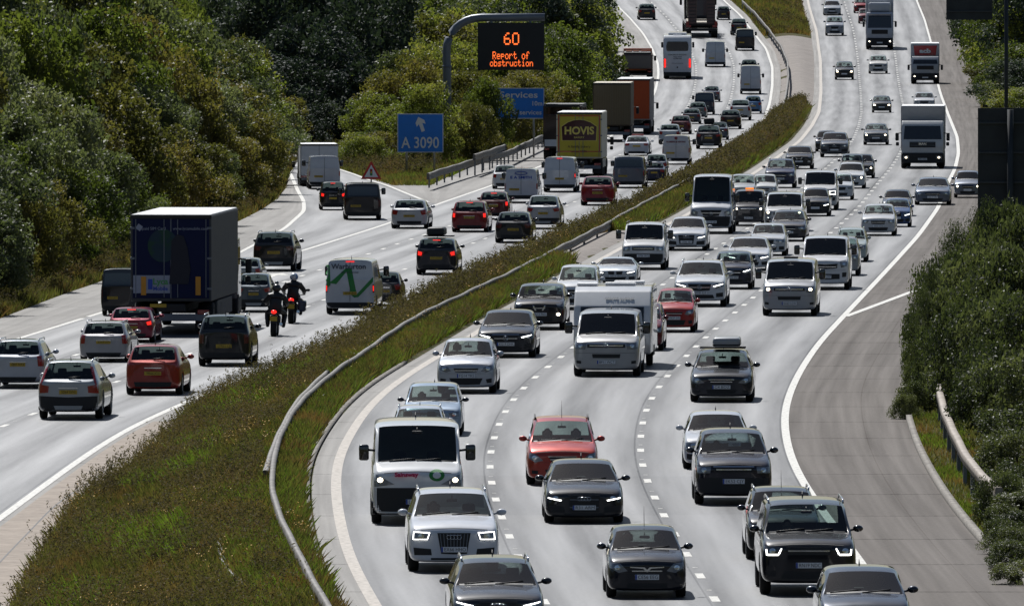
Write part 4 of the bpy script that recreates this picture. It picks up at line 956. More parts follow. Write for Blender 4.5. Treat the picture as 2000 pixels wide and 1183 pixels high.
def dress_bread(root, y0, y1, W, H, d):
    y = y0 - .014; red = paint((.45, .05, .03)); mar = paint((.055, .012, .016)); yel = plain('yellow_lettering', (.75, .62, .14), .5)
    for (a, b, c_, e_) in ((-W/2+.10, W/2-.10, H-.16, H-.22), (-W/2+.10, W/2-.10, d+.45, d+.39)): poly_panel(root, 'red_border', [(a, e_), (b, e_), (b, c_), (a, c_)], y, red)
    for s in (-1, 1): poly_panel(root, 'red_border', [(s*(W/2-.10), d+.45), (s*(W/2-.16), d+.45), (s*(W/2-.16), H-.22), (s*(W/2-.10), H-.22)], y, red)
    zc = d + (H - d) * .60; g = [(-.92, zc-.55), (.92, zc-.55), (.96, zc+.25), (.62, zc+.50), (.3, zc+.62), (0, zc+.66), (-.3, zc+.62), (-.62, zc+.50), (-.96, zc+.25)]
    poly_panel(root, 'logo_edge', [(a*1.05, zc+(b-zc)*1.07) for a, b in g], y, yel); p = poly_panel(root, 'logo', g, y - .012, mar)
    put_text('HOVIS', .62, yel, root, (0, y-.03, zc+.0), -1, 'logo_lettering', bold=.02, width=1.62)
    put_text('BAKERY', .16, yel, root, (0, y-.03, zc-.38), -1, 'small_lettering')
    put_text('A family bakery', .20, mar, root, (0, y-.01, zc-.92), -1, 'small_lettering'); put_text('since 1886', .20, mar, root, (0, y-.01, zc-1.2), -1, 'small_lettering')
def dress_mobile(root, y0, y1, W, H, d):
    y = y0 - .014; wh = plain('faded_white', (.30, .33, .42), .6); grn = plain('green_lettering', (.08, .30, .10), .6); teal = noise_mat('globe_print', [(.45, (.010, .035, .055)), (.55, (.010, .050, .030))], 2.2, .6)
    dk = plain('dark_print', (.008, .010, .022), .6); org = plain('orange_reflector', (.62, .27, .02), .4)
    g = [(.48 * math.cos(a * PI / 12) - .25, d + 1.75 + .52 * math.sin(a * PI / 12)) for a in range(24)]; poly_panel(root, 'globe_print', g, y, teal)
    poly_panel(root, 'figure_print', [(-.05, d+.55), (.55, d+.55), (.62, d+1.0), (.52, d+1.7), (.40, d+2.05), (.2, d+2.1), (.02, d+1.9), (0, d+1.2)], y - .013, dk)
    poly_panel(root, 'white_panel', [(-W/2+.09, d+.26), (-.03, d+.26), (-.03, d+.82), (-W/2+.09, d+.82)], y, wh)
    for a in (-.86, .86): poly_panel(root, 'orange_marker', [(a-.08, d+.2), (a+.08, d+.2), (a+.08, d+.78), (a-.08, d+.78)], y - .013, org)
    put_text('Lyca', .27, grn, root, (-.33, y-.015, d+.62), -1, 'lettering', bold=.008); put_text('Mobile', .17, EUB, root, (-.33, y-.015, d+.40), -1, 'lettering', bold=.004)
    poly_panel(root, 'phone_print', [(-.72, d+.38), (-.58, d+.38), (-.58, d+.70), (-.72, d+.70)], y - .013, EUB)
    put_text('Prepaid SIM Card', .13, wh, root, (-.62, y-.01, H-.42), -1, 'lettering'); put_text('www.lycamobile.com', .13, wh, root, (.62, y-.01, H-.42), -1, 'lettering')
    poly_panel(root, 'card_print', [(-1.12, H-.40), (-.98, H-.50), (-.88, H-.36), (-1.02, H-.26)], y, wh)
def dress_box(root, y0, y1, W, H, d):
    for x in np.arange(-W/2+.15, W/2-.1, .16): rb(root, 'door_rib', (x, y0 - .02, (d+H)/2), (.03, .02, H-d-.3), GREYM if 0 else paint((.16, .125, .075)), .004)
def dress_sign(root, y0, y1, W, H, d):
    yy = y1 - 2.1 + .014; o = MB().prism([(-.92, H-1.05), (.92, H-1.05), (1.02, H-.18), (-1.02, H-.18)], yy, yy+.02).build('red_logo_board', paint((.42, .02, .03)), root)
    put_text('acb', .5, WHT, o, (0, yy+.035, H-.66), 1, bold=.03, width=1.0)
def coach(side, x, y, w, roof, label):
    W, H, L = 2.55, 3.7, 12.; root, f, s = place('coach', x, y, w, roof, W, H, L, side, label, 'coach', GR[side], lead=1.2)
    P = paint((.72, .73, .75)); m = MB(); m.prismx([(-L/2, .35), (-L/2+.02, 2.2), (-L/2+.18, H-.3), (-L/2+.5, H), (L/2-.6, H), (L/2-.1, H-.8), (L/2, .35)], -W/2, W/2)
    bmesh.ops.bevel(m.bm, geom=m.bm.edges[:], offset=.14, segments=3, profile=.6, affect='EDGES'); c = m.build('body', P, root)
    for p in c.data.polygons: p.use_smooth = True
    c.data.set_sharp_from_angle(angle=R(35))
    m = MB(); m.prism([(-.95, 2.35), (.95, 2.35), (1.02, 2.75), (.92, 3.2), (-.92, 3.2), (-1.02, 2.75)], -L/2-.0, -L/2+.3); bmesh.ops.bevel(m.bm, geom=m.bm.edges[:], offset=.05, segments=2, affect='EDGES')
    m.build('rear_window', glass_dd, root)
    for k, z in enumerate((2.08, 1.90, 1.74)): put_text(['COACHES OF ENGLAND', 'luxury travel', 'tel 0800 400'][k], .15, BLK, root, (0, -L/2-.01, z), -1, 'lettering')
    put_text('www.coaches.co.uk', .13, BLK, root, (0, -L/2-.01, 1.35), -1, 'lettering')
    for sx in (-1, 1):
        rb(root, 'tail_light', (sx*1.13, -L/2+.02, 1.35), (.16, .1, .75), BRAKE, .03); rb(root, 'wing_mirror', (sx*1.42, L/2-.2, 2.7), (.2, .2, .5), TRIM, .05)
        rb(root, 'side_window', (sx*W/2, 0, 2.5), (.03, L*.86, .85), glass_dd, .02)
    rb(root, 'bumper', (0, -L/2+.1, .42), (W*.97, .3, .35), TRIM, .05); rb(root, 'roof_unit', (0, 0, H+.1), (1.7, 3.5, .22), P, .08); rb(root, 'roof_hatch', (0, -4, H+.03), (.8, .8, .1), P, .03)
    axles(root, W, [-L/2+3.2, -L/2+1.9, L/2-2.7], .5); rb(root, 'badge', (0, -L/2-.01, 1.0), (.12, .02, .12), TRIM, .01)
def lowloader(side, x, y, w, roof, label):
    W, H, L = 2.75, 3.4, 15.; root, f, s = place('plant_lorry', x, y, w, roof, W, H, L, side, label, 'lorry', GR[side], lead=1.0)
    rb(root, 'deck', (0, -1, .95), (W, L-4, .22), TRIM, .03); rb(root, 'deck_boards', (0, -1, 1.08), (W*.8, L-4.4, .05), plain('deck_timber', (.4, .36, .3), .8), .01)
    for sx in (-1, 1):
        rb(root, 'loading_ramp', (sx*.78, -L/2+.3, 2.15), (.72, .14, 2.3), paint((.09, .05, .05)), .03)
        for k in range(9): rb(root, 'ramp_rung', (sx*.78, -L/2+.2, 1.2+k*.24), (.66, .05, .05), TRIM, .01)
        rb(root, 'tail_light', (sx*1.1, -L/2+.0, .85), (.4, .1, .16), REDL, .02); rb(root, 'red_bracket', (sx*1.2, -L/2+.05, 1.05), (.25, .1, .3), paint((.3, .03, .02)), .02)
    cab(root, L/2, 2.5, (.03, .03, .035), True, H=3.2, sleeper=.6, lit=False)
    rb(root, 'digger_body', (0, 1.0, 2.1), (2.2, 3.2, 1.6), paint((.05, .05, .06)), .15, 3); rb(root, 'digger_cab', (.4, 2.0, 3.1), (1.1, 1.3, 1.1), glass_dd, .08)
    axles(root, W, [-L/2+1.2, -L/2+2.5, -L/2+3.8, L/2-1.4], .45); rb(root, 'rear_bumper', (0, -L/2+.1, .6), (W*.95, .15, .2), TRIM, .02)
def transporter(side, x, y, w, roof, label):
    W, H, L = 2.55, 4.1, 9.; root, f, s = place('skeletal_lorry', x, y, w, roof, W, H, L, side, label, 'lorry', GR[side], lead=1.0)
    dk = paint((.035, .025, .022)); rb(root, 'chassis', (0, 0, .95), (W*.9, L-.5, .25), TRIM, .03)
    for sx in (-1, 1):
        for yy in (-L/2+.3, -L/2+3.0, L/2-2.4): rb(root, 'post', (sx*(W/2-.12), yy, 2.45), (.18, .18, 3.0), dk, .02)
        rb(root, 'side_frame', (sx*(W/2-.1), -1, 3.9), (.16, L-2.6, .16), TRIM, .02); rb(root, 'tail_light', (sx*1.0, -L/2, .8), (.3, .08, .14), REDL, .02)
    rb(root, 'headboard', (-.45, L/2-2.3, 2.5), (W*.6, .12, 2.8), dk, .02); rb(root, 'upper_deck', (0, -.6, 3.98), (W*.97, L-3.2, .22), TRIM, .03); rb(root, 'stored_frame', (-.7, -L/2+.7, 2.2), (.9, .7, 2.3), dk, .05)
    rb(root, 'white_board', (-.72, -L/2+.05, 1.25), (.85, .03, .5), WHT, .01); cab(root, L/2, 2.5, (.04, .04, .045), True, H=3.3, lit=False); axles(root, W, [-L/2+1.3, L/2-1.4], .5)
def tipper(side, x, y, w, roof, label):
    W, H, L = 2.55, 2.9, 8.5; root, f, s = place('tipper_lorry', x, y, w, roof, W, H, L, side, label, 'lorry', GR[side], lead=.8)
    br = paint((.10, .065, .06)); rb(root, 'tipper_body', (0, -1, 1.75), (W, L-3, 1.35), br, .05)
    rb(root, 'load_sheet', (0, -1, 2.5), (W*.9, L-3.2, .25), TRIM, .1, 3)
    for k in range(4): rb(root, 'orange_load', ((-.7, -.1, .5, .9)[k], -2.2+k*.5, 2.66), (.5, .5, .2), paint((.55, .12, .03)), .05)
    rb(root, 'tailboard', (0, y*0-L/2+.45, 1.75), (W*.9, .06, 1.1), paint((.085, .08, .085)), .02); rb(root, 'rear_bumper', (0, -L/2+.4, .6), (W*.9, .12, .2), TRIM, .02)
    for sx in (-1, 1): rb(root, 'tail_light', (sx*1.0, -L/2+.33, .85), (.3, .06, .12), REDL, .01)
    cab(root, L/2, 2.45, (.45, .10, .03), True, H=2.85, lit=False, vis=False); axles(root, W, [-L/2+1.5, -L/2+2.8, L/2-1.4], .5)
def caravan(x, y, w, roof, label):
    W, H, L = 2.25, 2.55, 5.6; root, f, s = place('caravan', x, y, w, roof, W, H, L, 'R', label, 'caravan', GR['R'], lead=1.8)
    P = paint((.62, .63, .64)); m = MB(); m.prismx([(-L/2, .45), (L/2-.25, .45), (L/2-.02, .75), (L/2-.0, 1.35), (L/2-.28, 1.95), (L/2-.75, 2.42), (L/2-1.3, H), (-L/2+.5, H), (-L/2+.05, 2.2)], -W/2, W/2)
    bmesh.ops.bevel(m.bm, geom=m.bm.edges[:], offset=.07, segments=3, profile=.6, affect='EDGES'); c = m.build('body', P, root)
    for p in c.data.polygons: p.use_smooth = True
    c.data.set_sharp_from_angle(angle=R(30))
    a = math.atan2(.28, .6); m = MB().box((0, 0, 0), (W*.82, .03, .62), .012, rot=Matrix.Rotation(a, 4, 'X')).build('front_window', glass_dd, root); m.location = (0, L/2-.12, 1.66)
    m = MB().box((0, 0, 0), (W*.80, .03, .5), .012).build('gas_locker', plain('caravan_locker', (.42, .43, .45), .4), root); m.location = (0, L/2+.005, 1.02)
    put_text('SPRITE ALPINE', .13, GREYM, root, (-.2, L/2-.50, 2.2), 1, bold=.006); root.children[-1].rotation_euler[0] = R(90-48)
    for xx, yy, dx in ((-.15, .2, .9), (-.35, -1.6, .9), (.78, 1.0, .6)): rb(root, 'roof_light', (xx, yy, H+.05), (dx, .6, .09), WHT, .03)
    for sx in (-1, 1):
        rb(root, 'side_window', (sx*W/2, .6, 1.65), (.02, 1.1, .55), glass_dd, .01); rb(root, 'grab_handle', (sx*(W/2-.18), L/2-.02, .85), (.05, .06, .2), TRIM, .01)
        rb(root, 'wheel_arch', (sx*(W/2-.02), -.2, .50), (.05, 1.0, .34), TRIM, .02); wheel(root, sx*(W/2-.14), -.2, .32, .2)
        rb(root, 'awning_rail', (sx*W/2, -.2, H-.18), (.03, L*.8, .03), GREYM, .008)
    MB().tube([(-.5, L/2, .5), (0, L/2+1.1, .45), (.5, L/2, .5)], .035, 6).tube([(0, L/2+1.1, .45), (0, L/2+1.35, .5)], .045, 6).build('tow_hitch', GREYM, root)
def skin(name, pts, edges, rad, mat, parent=None, sub=2, sc=1.):
    me = bpy.data.meshes.new(name); me.from_pydata([Vector(p) * sc for p in pts], edges, []); o = bpy.data.objects.new(name, me); COL.objects.link(o)
    o.modifiers.new('s', 'SKIN'); o.modifiers.new('u', 'SUBSURF').levels = sub
    for v, r in zip(me.skin_vertices[0].data, rad): v.radius = (r * sc, r * sc)
    me.skin_vertices[0].data[0].use_root = True; bpy.context.view_layer.update()
    m2 = bpy.data.meshes.new_from_object(o.evaluated_get(bpy.context.evaluated_depsgraph_get())); bpy.data.objects.remove(o)
    for p in m2.polygons: p.use_smooth = True
    m2.materials.clear(); m2.materials.append(mat); q = bpy.data.objects.new(name, m2); COL.objects.link(q)
    if parent: q.parent = parent
    return q
LEATHER = plain('black_leather', (.010, .010, .012), .5); DENIM = plain('dark_trousers', (.018, .02, .03), .7)
def motorbike(x, y, label, rlabel, helmet, topbox, hgt=1.0):
    X, Y = ground(x, y, 'L'); a = tangent(X, Y, 'L'); z = float(zL(Y)); s = .98 * hgt
    root = empty('motorcycle', (X, Y + .9, z), -a, label=label, cat='motorcycle', group='motorcycles riding side by side'); root.scale = (s * 1.12, s, s); root.rotation_euler[1] = R(2)
    for yy, wd in ((-.72, .19), (.72, .13)):
        ty, rm = wheel_mesh(.31, wd); o = link('wheel', ty, root); o.location = (0, yy, .31); link('rim', rm, o)
    m = MB(); m.box((0, .05, .55), (.30, .62, .38), .08, seg=3); m.tube([(0, -.72, .31), (.06, -.1, .45), (0, .3, .6)], .045, 6); m.tube([(0, -.72, .31), (-.08, -.2, .75)], .035, 6); m.build('engine', TRIM, root)
    m = MB(); m.ell((0, .28, .86), (.17, .30, .15)); m.build('fuel_tank', paint((.02, .02, .03)), root)
    MB().box((0, -.30, .80), (.28, .62, .10), .04, seg=3).build('seat', LEATHER, root)
    m = MB(); m.tube([(-.36, .42, 1.05), (-.16, .52, 1.02), (.16, .52, 1.02), (.36, .42, 1.05)], .018, 6); m.tube([(0, .52, 1.0), (0, .75, .32)], .04, 6); m.build('handlebar', TRIM, root)
    m = MB(); m.ell((0, .66, .95), (.20, .12, .20)); m.build('fairing', paint((.02, .02, .03)), root)
    for sx in (-1, 1):
        m = MB(); m.ell((sx * .44, .46, 1.22), (.085, .03, .05)); m.tube([(sx * .30, .46, 1.06), (sx * .42, .46, 1.2)], .01, 5); m.build('mirror', TRIM, root)
    MB().box((0, -.78, .72), (.22, .45, .05), .02).box((0, -.98, .62), (.2, .03, .3), .01).build('rear_mudguard', TRIM, root)
    MB().ell((0, -.96, .88), (.09, .05, .07)).build('tail_light', BRAKE, root)
    rb(root, 'number_plate', (0, -1.01, .64), (.23, .012, .17), PLY, .004)
    MB().tube([(.18, .1, .35), (.22, -.55, .42), (.23, -.85, .46)], [.03, .045, .05], 8).build('exhaust', CHROME, root)
    if topbox:
        for sx in (1,): rb(root, 'pannier', (sx * .34, -.55, .66), (.26, .5, .42), paint((.03, .04, .08)), .07, 3)
    # rider, one continuous body
    rt = empty('person', (X, Y + .9, z), -a, label=rlabel, cat='person', group='motorcyclists'); rt.scale = (s * 1.16, s, s); rt.rotation_euler[1] = R(2)
    P = [(0, -.22, .92), (0, -.17, 1.12), (0, -.10, 1.32), (0, -.04, 1.47), (0, -.01, 1.56),        # pelvis, waist, chest, neck base, neck
         (-.19, -.05, 1.42), (-.33, .08, 1.22), (-.32, .34, 1.10), (.19, -.05, 1.42), (.33, .08, 1.22), (.32, .34, 1.10),
         (-.11, -.18, .90), (-.27, .22, .80), (-.24, .02, .42), (-.25, .14, .36), (.11, -.18, .90), (.27, .22, .80), (.24, .02, .42), (.25, .14, .36), (0, .0, 1.62)]
    E = [(0,1),(1,2),(2,3),(3,4),(4,19),(3,5),(5,6),(6,7),(3,8),(8,9),(9,10),(0,11),(11,12),(12,13),(13,14),(0,15),(15,16),(16,17),(17,18)]
    rad = [.18, .18, .215, .15, .07, .115, .085, .055, .115, .085, .055, .125, .10, .075, .055, .125, .10, .075, .055, .06]
    skin('body', P, E, rad, LEATHER, rt)
    hb = MB(); hb.ell((0, .02, 1.70), (.135, .155, .15), u=20, v=14); hb.build('helmet', helmet, rt); MB().box((0, .14, 1.70), (.2, .06, .09), .03).build('visor', glass_dd, rt)
    for sx in (-1, 1):   # gloves: palm, four fingers and a thumb round the grip
        m = MB(); m.ell((sx * .32, .36, 1.09), (.045, .05, .03))
        for k, ln in enumerate((.040, .046, .043, .034)):
            xx = sx * (.285 + k * .022); m.tube([(xx, .39, 1.10), (xx, .39 + ln, 1.095), (xx, .40 + ln, 1.055), (xx, .40, 1.04)], .0105, 6)
        m.tube([(sx * .28, .35, 1.07), (sx * .265, .40, 1.05), (sx * .27, .43, 1.04)], .011, 6); m.build('glove', LEATHER, rt)
        MB().box((sx * .245, .10, .345), (.09, .27, .09), .03).build('boot', TRIM, rt)
    MB().box((0, -.19, 1.0), (.3, .2, .04), .015).build('belt', DENIM, rt)
    return root
# ------------------------------------------------------------------ every vehicle: kind, side, x, y of the near wheels, width, roof line (photo px), colour, label
BK = (.008, .009, .013); DG = (.016, .019, .026); SI = (.42, .44, .47); WH = (.72, .73, .75); RD = (.28, .02, .025); NV = (.012, .022, .07); LB = (.30, .38, .48); GRU = (.12, .13, .145)
V = car
V('estate','R',971,1240,186,1090,DG,'dark grey estate with silver roof rails cut off by the bottom edge','audi',rails=1,drl='slant')
V('hatch','R',1688,1262,184,1107,(.010,.017,.032),'dark blue hatchback cut off by the bottom right edge, in front of the black SUV','bmw',metal=.5)
V('bigsuv','R',1578,1160,190,975,BK,'large black SUV with U-shaped white daytime lamps and plate RN19 NDC','disco',name='suv',cat='SUV',plate='RN19 NDC',drl='U',rails=1,blk=1)
V('suv','R',1530,1092,148,952,BK,'black SUV with roof rails half hidden behind the SUV with plate RN19 NDC','plain',cat='SUV',rails=1,blk=1,aerial=1)
V('hatch','R',1262,1166,158,1027,(.007,.009,.016),'black hatchback with plate CE56 EEG and a tall aerial, alone in the middle lane','corsa',plate='CE56 EEG',aerial=1,lampm=1,blk=1)
V('suv','R',885,1115,180,955,(.66,.68,.72),'white SUV with framed daytime lamps and plate EX66 HHO behind the dark grey estate','q5',cat='SUV',plate='EX66 HHO',drl='frame',rails=1)
V('saloon','R',1140,1020,157,898,(.014,.016,.02),'dark grey saloon with plate R31 ARM in front of the orange-red people carrier','audi',plate='R31 ARM',drl='low',blk=1)
V('suv','R',1432,984,153,838,(.008,.009,.02),'dark boxy off-roader with plate EK52 CJY in front of a white saloon','lr',cat='off-roader',plate='EK52 CJY',lampm=1,blk=1)
V('saloon','R',1400,915,134,803,(.6,.62,.65),'white saloon mostly hidden behind the off-roader with plate EK52 CJY','bmw')
V('mpv','R',1098,946,142,815,(.42,.045,.028),'orange-red people carrier with roof rails and an aerial, behind the dark grey saloon','kia',cat='people carrier',rails=2,aerial=1,lampm=1,metal=.3)
V('relay','R',815,1022,182,820,(.74,.75,.76),'white van with black bumper, red lettering and a green ring on its bonnet','relay',cat='van',lit=True)
V('hatch','R',818,892,112,792,(.58,.62,.68),'silver car, only its roof showing above the white van with the green ring','plain',rails=1)
V('mpv','R',845,850,118,748,LB,'pale blue car with dark mirrors queued above the white van with the green ring','plain',blk=1,metal=.3)
V('hatch','R',912,767,117,660,(.46,.48,.52),'silver hatchback with plate FG14 YKS near the grass of the central reservation','hatch',plate='FG14 YKS',metal=.4)
V('hatch','R',990,697,115,605,(.014,.017,.024),'dark grey hatchback with bright slanted lamps and plate KG19 DHK by the central reservation','merc',plate='KG19 DHK',drl='slant',blk=1)
V('mini','R',1055,643,103,553,(.016,.013,.014),'black small SUV with round lit headlamps and plate OU13 PAO','juke',cat='SUV',plate='OU13 PAO',lit=True,blk=1)
V('mpv','R',1128,604,88,517,(.66,.68,.7),'white people carrier behind the black small SUV, left of the caravan','plain',cat='people carrier')
V('roadster','R',1203,553,87,503,(.52,.55,.58),'silver two-seater roadster with a low dark roof directly above the caravan','bmw',drl='slant',metal=.4)
caravan(1200,716,150,555,'white touring caravan towed behind the silver van with a round badge')
V('transporter','R',1186,734,132,605,(.40,.40,.40),'silver van with a round badge towing the white caravan','vw',cat='van',plate='BP11 WCT',metal=.3,lampm=1)
V('hatch','R',1318,648,82,560,(.42,.03,.025),'bright red hatchback with pale headlamps to the right of the caravan','hatch',plate='MK07 EYR',lampm=1)
V('mpv','R',1252,684,90,590,(.14,.01,.02),'dark red car almost hidden behind the right side of the caravan','plain',metal=.3)
V('estate','R',1410,784,125,682,(.015,.018,.027),'dark grey estate with a silver roof box and plate CA10 BDZ','kia',plate='C4 BDZ',box=(plain('silver_roof_box', (.30, .31, .33), .35, 0, .5),.80,1.9,.30,-.12),blk=1,lampm=1)
V('suv','R',1368,598,104,508,(.62,.64,.66),'white SUV with bright teardrop lamps and plate LM18 ZJZ, right of the red hatchback','merc',cat='SUV',plate='LM18 ZJZ',drl='slant',rails=1)
V('transporter','R',1543,616,108,505,(.38,.39,.41),'silver minibus taxi with a dark roof plate and plate RX63 LGW','vw',cat='taxi',plate='RX63 LGW',lit=True,metal=.3,sign=(BLK,(.5,.18,.08)))
V('mini','R',1432,564,78,490,(.014,.018,.04),'dark blue hatchback behind the white SUV with plate LM18 ZJZ','merc',drl='slant',blk=1)
V('midvan','R',1612,565,97,460,(.66,.67,.69),'white van with a wide dark grille behind the silver minibus taxi','van',cat='van',plate='EA65 UXP',lampm=1)
V('suv','R',1645,538,58,450,(.30,.31,.33),'grey car with roof bars peeping out behind the white van with the wide grille','plain',rails=2)
V('estate','R',1662,511,58,438,(.42,.48,.47),'pale green estate behind the grey car with roof bars','plain',rails=1)
V('saloon','R',1462,528,88,462,(.62,.63,.65),'white saloon with bright lamps and twin grille, above the dark blue hatchback','bmw',plate='WR19 DOE',drl='low')
V('hatch','R',1500,499,74,436,(.56,.58,.60),'white hatchback with twin grille behind the white saloon with bright lamps','bmw')
V('estate','R',1540,471,74,410,(.045,.045,.05),'dark grey estate behind the white hatchback with the twin grille','plain',metal=.4,blk=1)
V('transporter','R',1532,452,79,375,(.52,.53,.54),'silver van behind the dark grey estate in the middle of the queue','van',cat='van',lit=True)
V('saloon','R',1593,422,58,367,(.014,.015,.018),'black saloon with bright low lamps in front of the white van','bmw',drl='low',blk=1)
V('midvan','R',1602,410,69,333,(.62,.62,.62),'white van with swept lamps behind the black saloon in the middle lane','van',cat='van',drl='frame')
V('hatch','R',1642,390,44,338,(.6,.62,.64),'small silver car at the right shoulder of the white van with swept lamps','plain')
V('saloon','R',1662,368,57,317,(.62,.63,.64),'pale silver saloon with lit headlamps in front of two dark cars','plain',lit=True)
V('mini','R',1664,352,48,298,(.03,.032,.035),'dark SUV directly behind the pale silver saloon','plain',blk=1)
V('saloon','R',1684,348,46,294,(.016,.016,.018),'black saloon to the right of the dark SUV, half covered by it','plain',blk=1,lit=True)
V('suv','R',1524,367,61,310,(.022,.028,.075),'navy blue SUV next to the grass of the central reservation','plain',cat='SUV',rails=1,blk=1)
V('suv','R',1561,330,55,285,(.02,.018,.02),'black SUV with a V-shaped grille behind the navy blue SUV','juke',cat='SUV',blk=1)
V('suv','R',1630,307,57,258,(.10,.11,.13),'grey SUV in the left lane overlapping a dark car at its left side','audi',cat='SUV')
V('saloon','R',1614,296,44,255,(.03,.03,.034),'dark car peeping out behind the grey SUV','plain',blk=1)
V('hatch','R',1711,283,50,241,(.10,.11,.12),'grey hatchback with two lit lamps, alone left of the big white lorry cab','hatch',lit=True)
V('hatch','R',1716,460,69,398,(.60,.61,.62),'white hatchback with a wide smile-shaped intake beside the long white edge line','plain',plate='HX61 OTB')
V('hatch','R',1752,443,50,387,(.04,.09,.22),'bright blue car behind the white hatchback near the edge line','bmw',drl='low')
V('saloon','R',1752,422,60,370,(.035,.04,.05),'dark blue-grey saloon above the bright blue car','plain',metal=.3,blk=1)
V('saloon','R',1822,400,72,346,(.12,.14,.18),'blue-grey saloon under the big white lorry, close to the bushes','plain',metal=.4)
V('saloon','R',1890,386,54,332,(.16,.18,.22),'silver-blue car glaring in the sun, cut off by the big dark sign','plain',metal=.5,lit=True)
V('connect','R',1258,526,87,434,(.66,.66,.66),'small white van with dark lower bumper at the paved gap in the central reservation','lr',cat='van',plate='LP06 WGJ',blk=1,lampm=1,rails=2)
V('saloon','R',1342,489,80,423,(.62,.63,.65),'white saloon with a deep hexagonal grille right of the small white van','audi',plate='LX66 VBY',drl='low')
V('bigvan','R',1390,456,84,340,(.60,.61,.64),'tall white van with a black grille towering over the white saloon','sprinter',cat='van',plate='CV12 LJK')
V('transporter','R',1463,441,62,370,(.04,.04,.044),'dark pickup-like van with an orange beacon and lit headlamps','vw',cat='van',lit=True,blk=1,sign=(plain('orange_beacon',(.8,.2,.02),.4,0,0,(1,.25,.02),1.),(.5,.2,.10)))
V('suv','R',1450,398,50,340,(.45,.47,.48),'silver SUV behind the tall white van','plain',cat='SUV')
V('hatch','R',1493,392,50,340,(.62,.63,.62),'white car left of the white van with swept lamps, behind the silver van','plain')
V('hatch','R',1649,156,38,120,(.02,.02,.02),'black car with bright lamps in the left lane, far off beside the pale paving','hatch',lit=True,blk=1)
V('hatch','R',1715,144,38,107,(.62,.60,.56),'white car far off in the middle lane below the blue and white lorry','plain')
V('hatch','R',1722,220,39,187,(.05,.05,.055),'dark grey car with one glaring lamp, middle lane, left of the big white lorry top','hatch',lit=True)
V('hatch','R',1805,214,42,180,(.6,.6,.6),'white car tucked behind the big white lorry','plain')
V('hatch','R',1630,70,37,27,(.30,.32,.36),'silver-blue car with dark bumper just below the topmost silver car, left lane','plain')
V('saloon','R',1625,30,35,1,(.34,.36,.38),'silver car at the very top of the left lane','plain')
V('hatch','R',1690,46,28,17,(.20,.03,.035),'dark red car squeezed against the left side of the blue and white lorry','plain')
V('hatch','R',1681,26,28,-6,(.30,.02,.02),'red car at the top edge, just above the dark red one','plain')
lorry('R',1802,329,86,207,2.5,3.7,8.5,'big white lorry with a grey box body and black bumper facing the camera',rear=(.30,.30,.31),sidec=(.36,.36,.37),cabc=(.55,.56,.57),cabH=2.85,plate='GN13 KZU',gtext='MAN',vis=False)
lorry('R',1807,164,56,85,2.5,3.5,8.,'white lorry with a red logo board over its cab, on the far right lane',rear=(.58,.6,.62),sidec=(.5,.52,.55),cabc=(.42,.44,.47),cabH=2.4,far=True,dress=dress_sign,vis=False)
lorry('R',1718,97,54,-2,2.5,4.0,11.,'pale blue and white articulated lorry at the top of the right carriageway',rear=(.5,.52,.55),sidec=(.5,.52,.55),cabc=(.45,.47,.52),cabH=3.0,far=True,deflector=(.5,.52,.56))
# ---- left carriageway
V('crossestate','L',137,818,126,700,(.40,.42,.44),'silver estate with black cladding and tall red tail lamps, nearest car on the left carriageway','volvo',rails=1,plate='SD64 SWG',metal=.3)
V('estate','L',38,757,108,660,(.46,.48,.52),'silver estate cut off by the left edge of the photo','estate',rails=1,plate='EJ07 NTX',metal=.3)
V('estate','L',205,706,100,625,(.38,.37,.38),'silver-beige estate between the cut-off silver one and a red hatchback','estate',rails=1,plate='KV53 UYT',metal=.3)
V('hatch','L',258,668,92,598,(.24,.012,.04),'crimson hatchback with lit brake lights beside the big blue lorry','hatch',brake=True,metal=.3)
V('hatch','L',302,770,112,670,(.30,.03,.02),'red hatchback with a yellow plate, right of the nearest silver estate','hatch',plate='YK66 JCO',metal=.3)
V('mini','L',440,714,105,612,(.012,.014,.016),'black small SUV with a winged badge, behind the big blue lorry','mini',cat='SUV',plate='LM61 LJJ',rails=1,blk=1)
V('transporter','L',236,616,76,522,(.012,.014,.024),'dark blue van hidden by the left side of the big blue lorry','van',cat='van',rwin=2)
lorry('L',340,652,158,413,2.55,3.75,12.5,'big lorry with dark blue printed rear doors and grey curtain sides',rear=(.008,.013,.055),sidec=(.07,.073,.08),roofc=(.62,.62,.62),cabc=(.1,.1,.12),cabH=2.8,dress=dress_mobile,lead=1.2)
V('suv','L',497,609,66,532,(.08,.10,.12),'dark silver off-roader with a spare wheel, right of the big blue lorry','suv',cat='off-roader',metal=.4)
V('hatch','L',482,560,50,502,(.30,.34,.36),'silver car whose roof shows between the blue lorry and the black SUV','hatch')
motorbike(536,657,'black motorcycle with a red tail lamp, the nearer of the two','motorcyclist in black with a black helmet on the nearer motorcycle',plain('black_helmet',(.015,.015,.018),.3,0,.6),False)
motorbike(570,632,'black motorcycle with a side pannier, the farther of the two','motorcyclist in black with a white and blue helmet on the farther motorcycle',noise_mat('white_blue_helmet',[(.5,(.65,.67,.7)),(.52,(.12,.2,.4))],5,.25),True)
V('mini','L',537,529,84,451,(.014,.014,.016),'black SUV with roof rails and silver skid plate, alone above the motorcycles','suv',cat='SUV',rails=1,plate='AE59 BUV',blk=1)
V('midvan','L',686,613,100,503,(.62,.63,.65),'white van with a big green zigzag and grey lettering on its rear doors','van',cat='van',brake=True,plate='KP18 UHX',rwin=9)
V('hatch','L',753,597,62,518,(.02,.022,.026),'dark car just beyond the white van with the green zigzag','hatch')
V('mini','L',854,536,82,463,(.014,.016,.024),'black car carrying a black roof box in the lane beside the central reservation','hatch',brake=True,plate='EX14 LTO',box=(TRIM,.75,1.9,.36,-.1),blk=1)
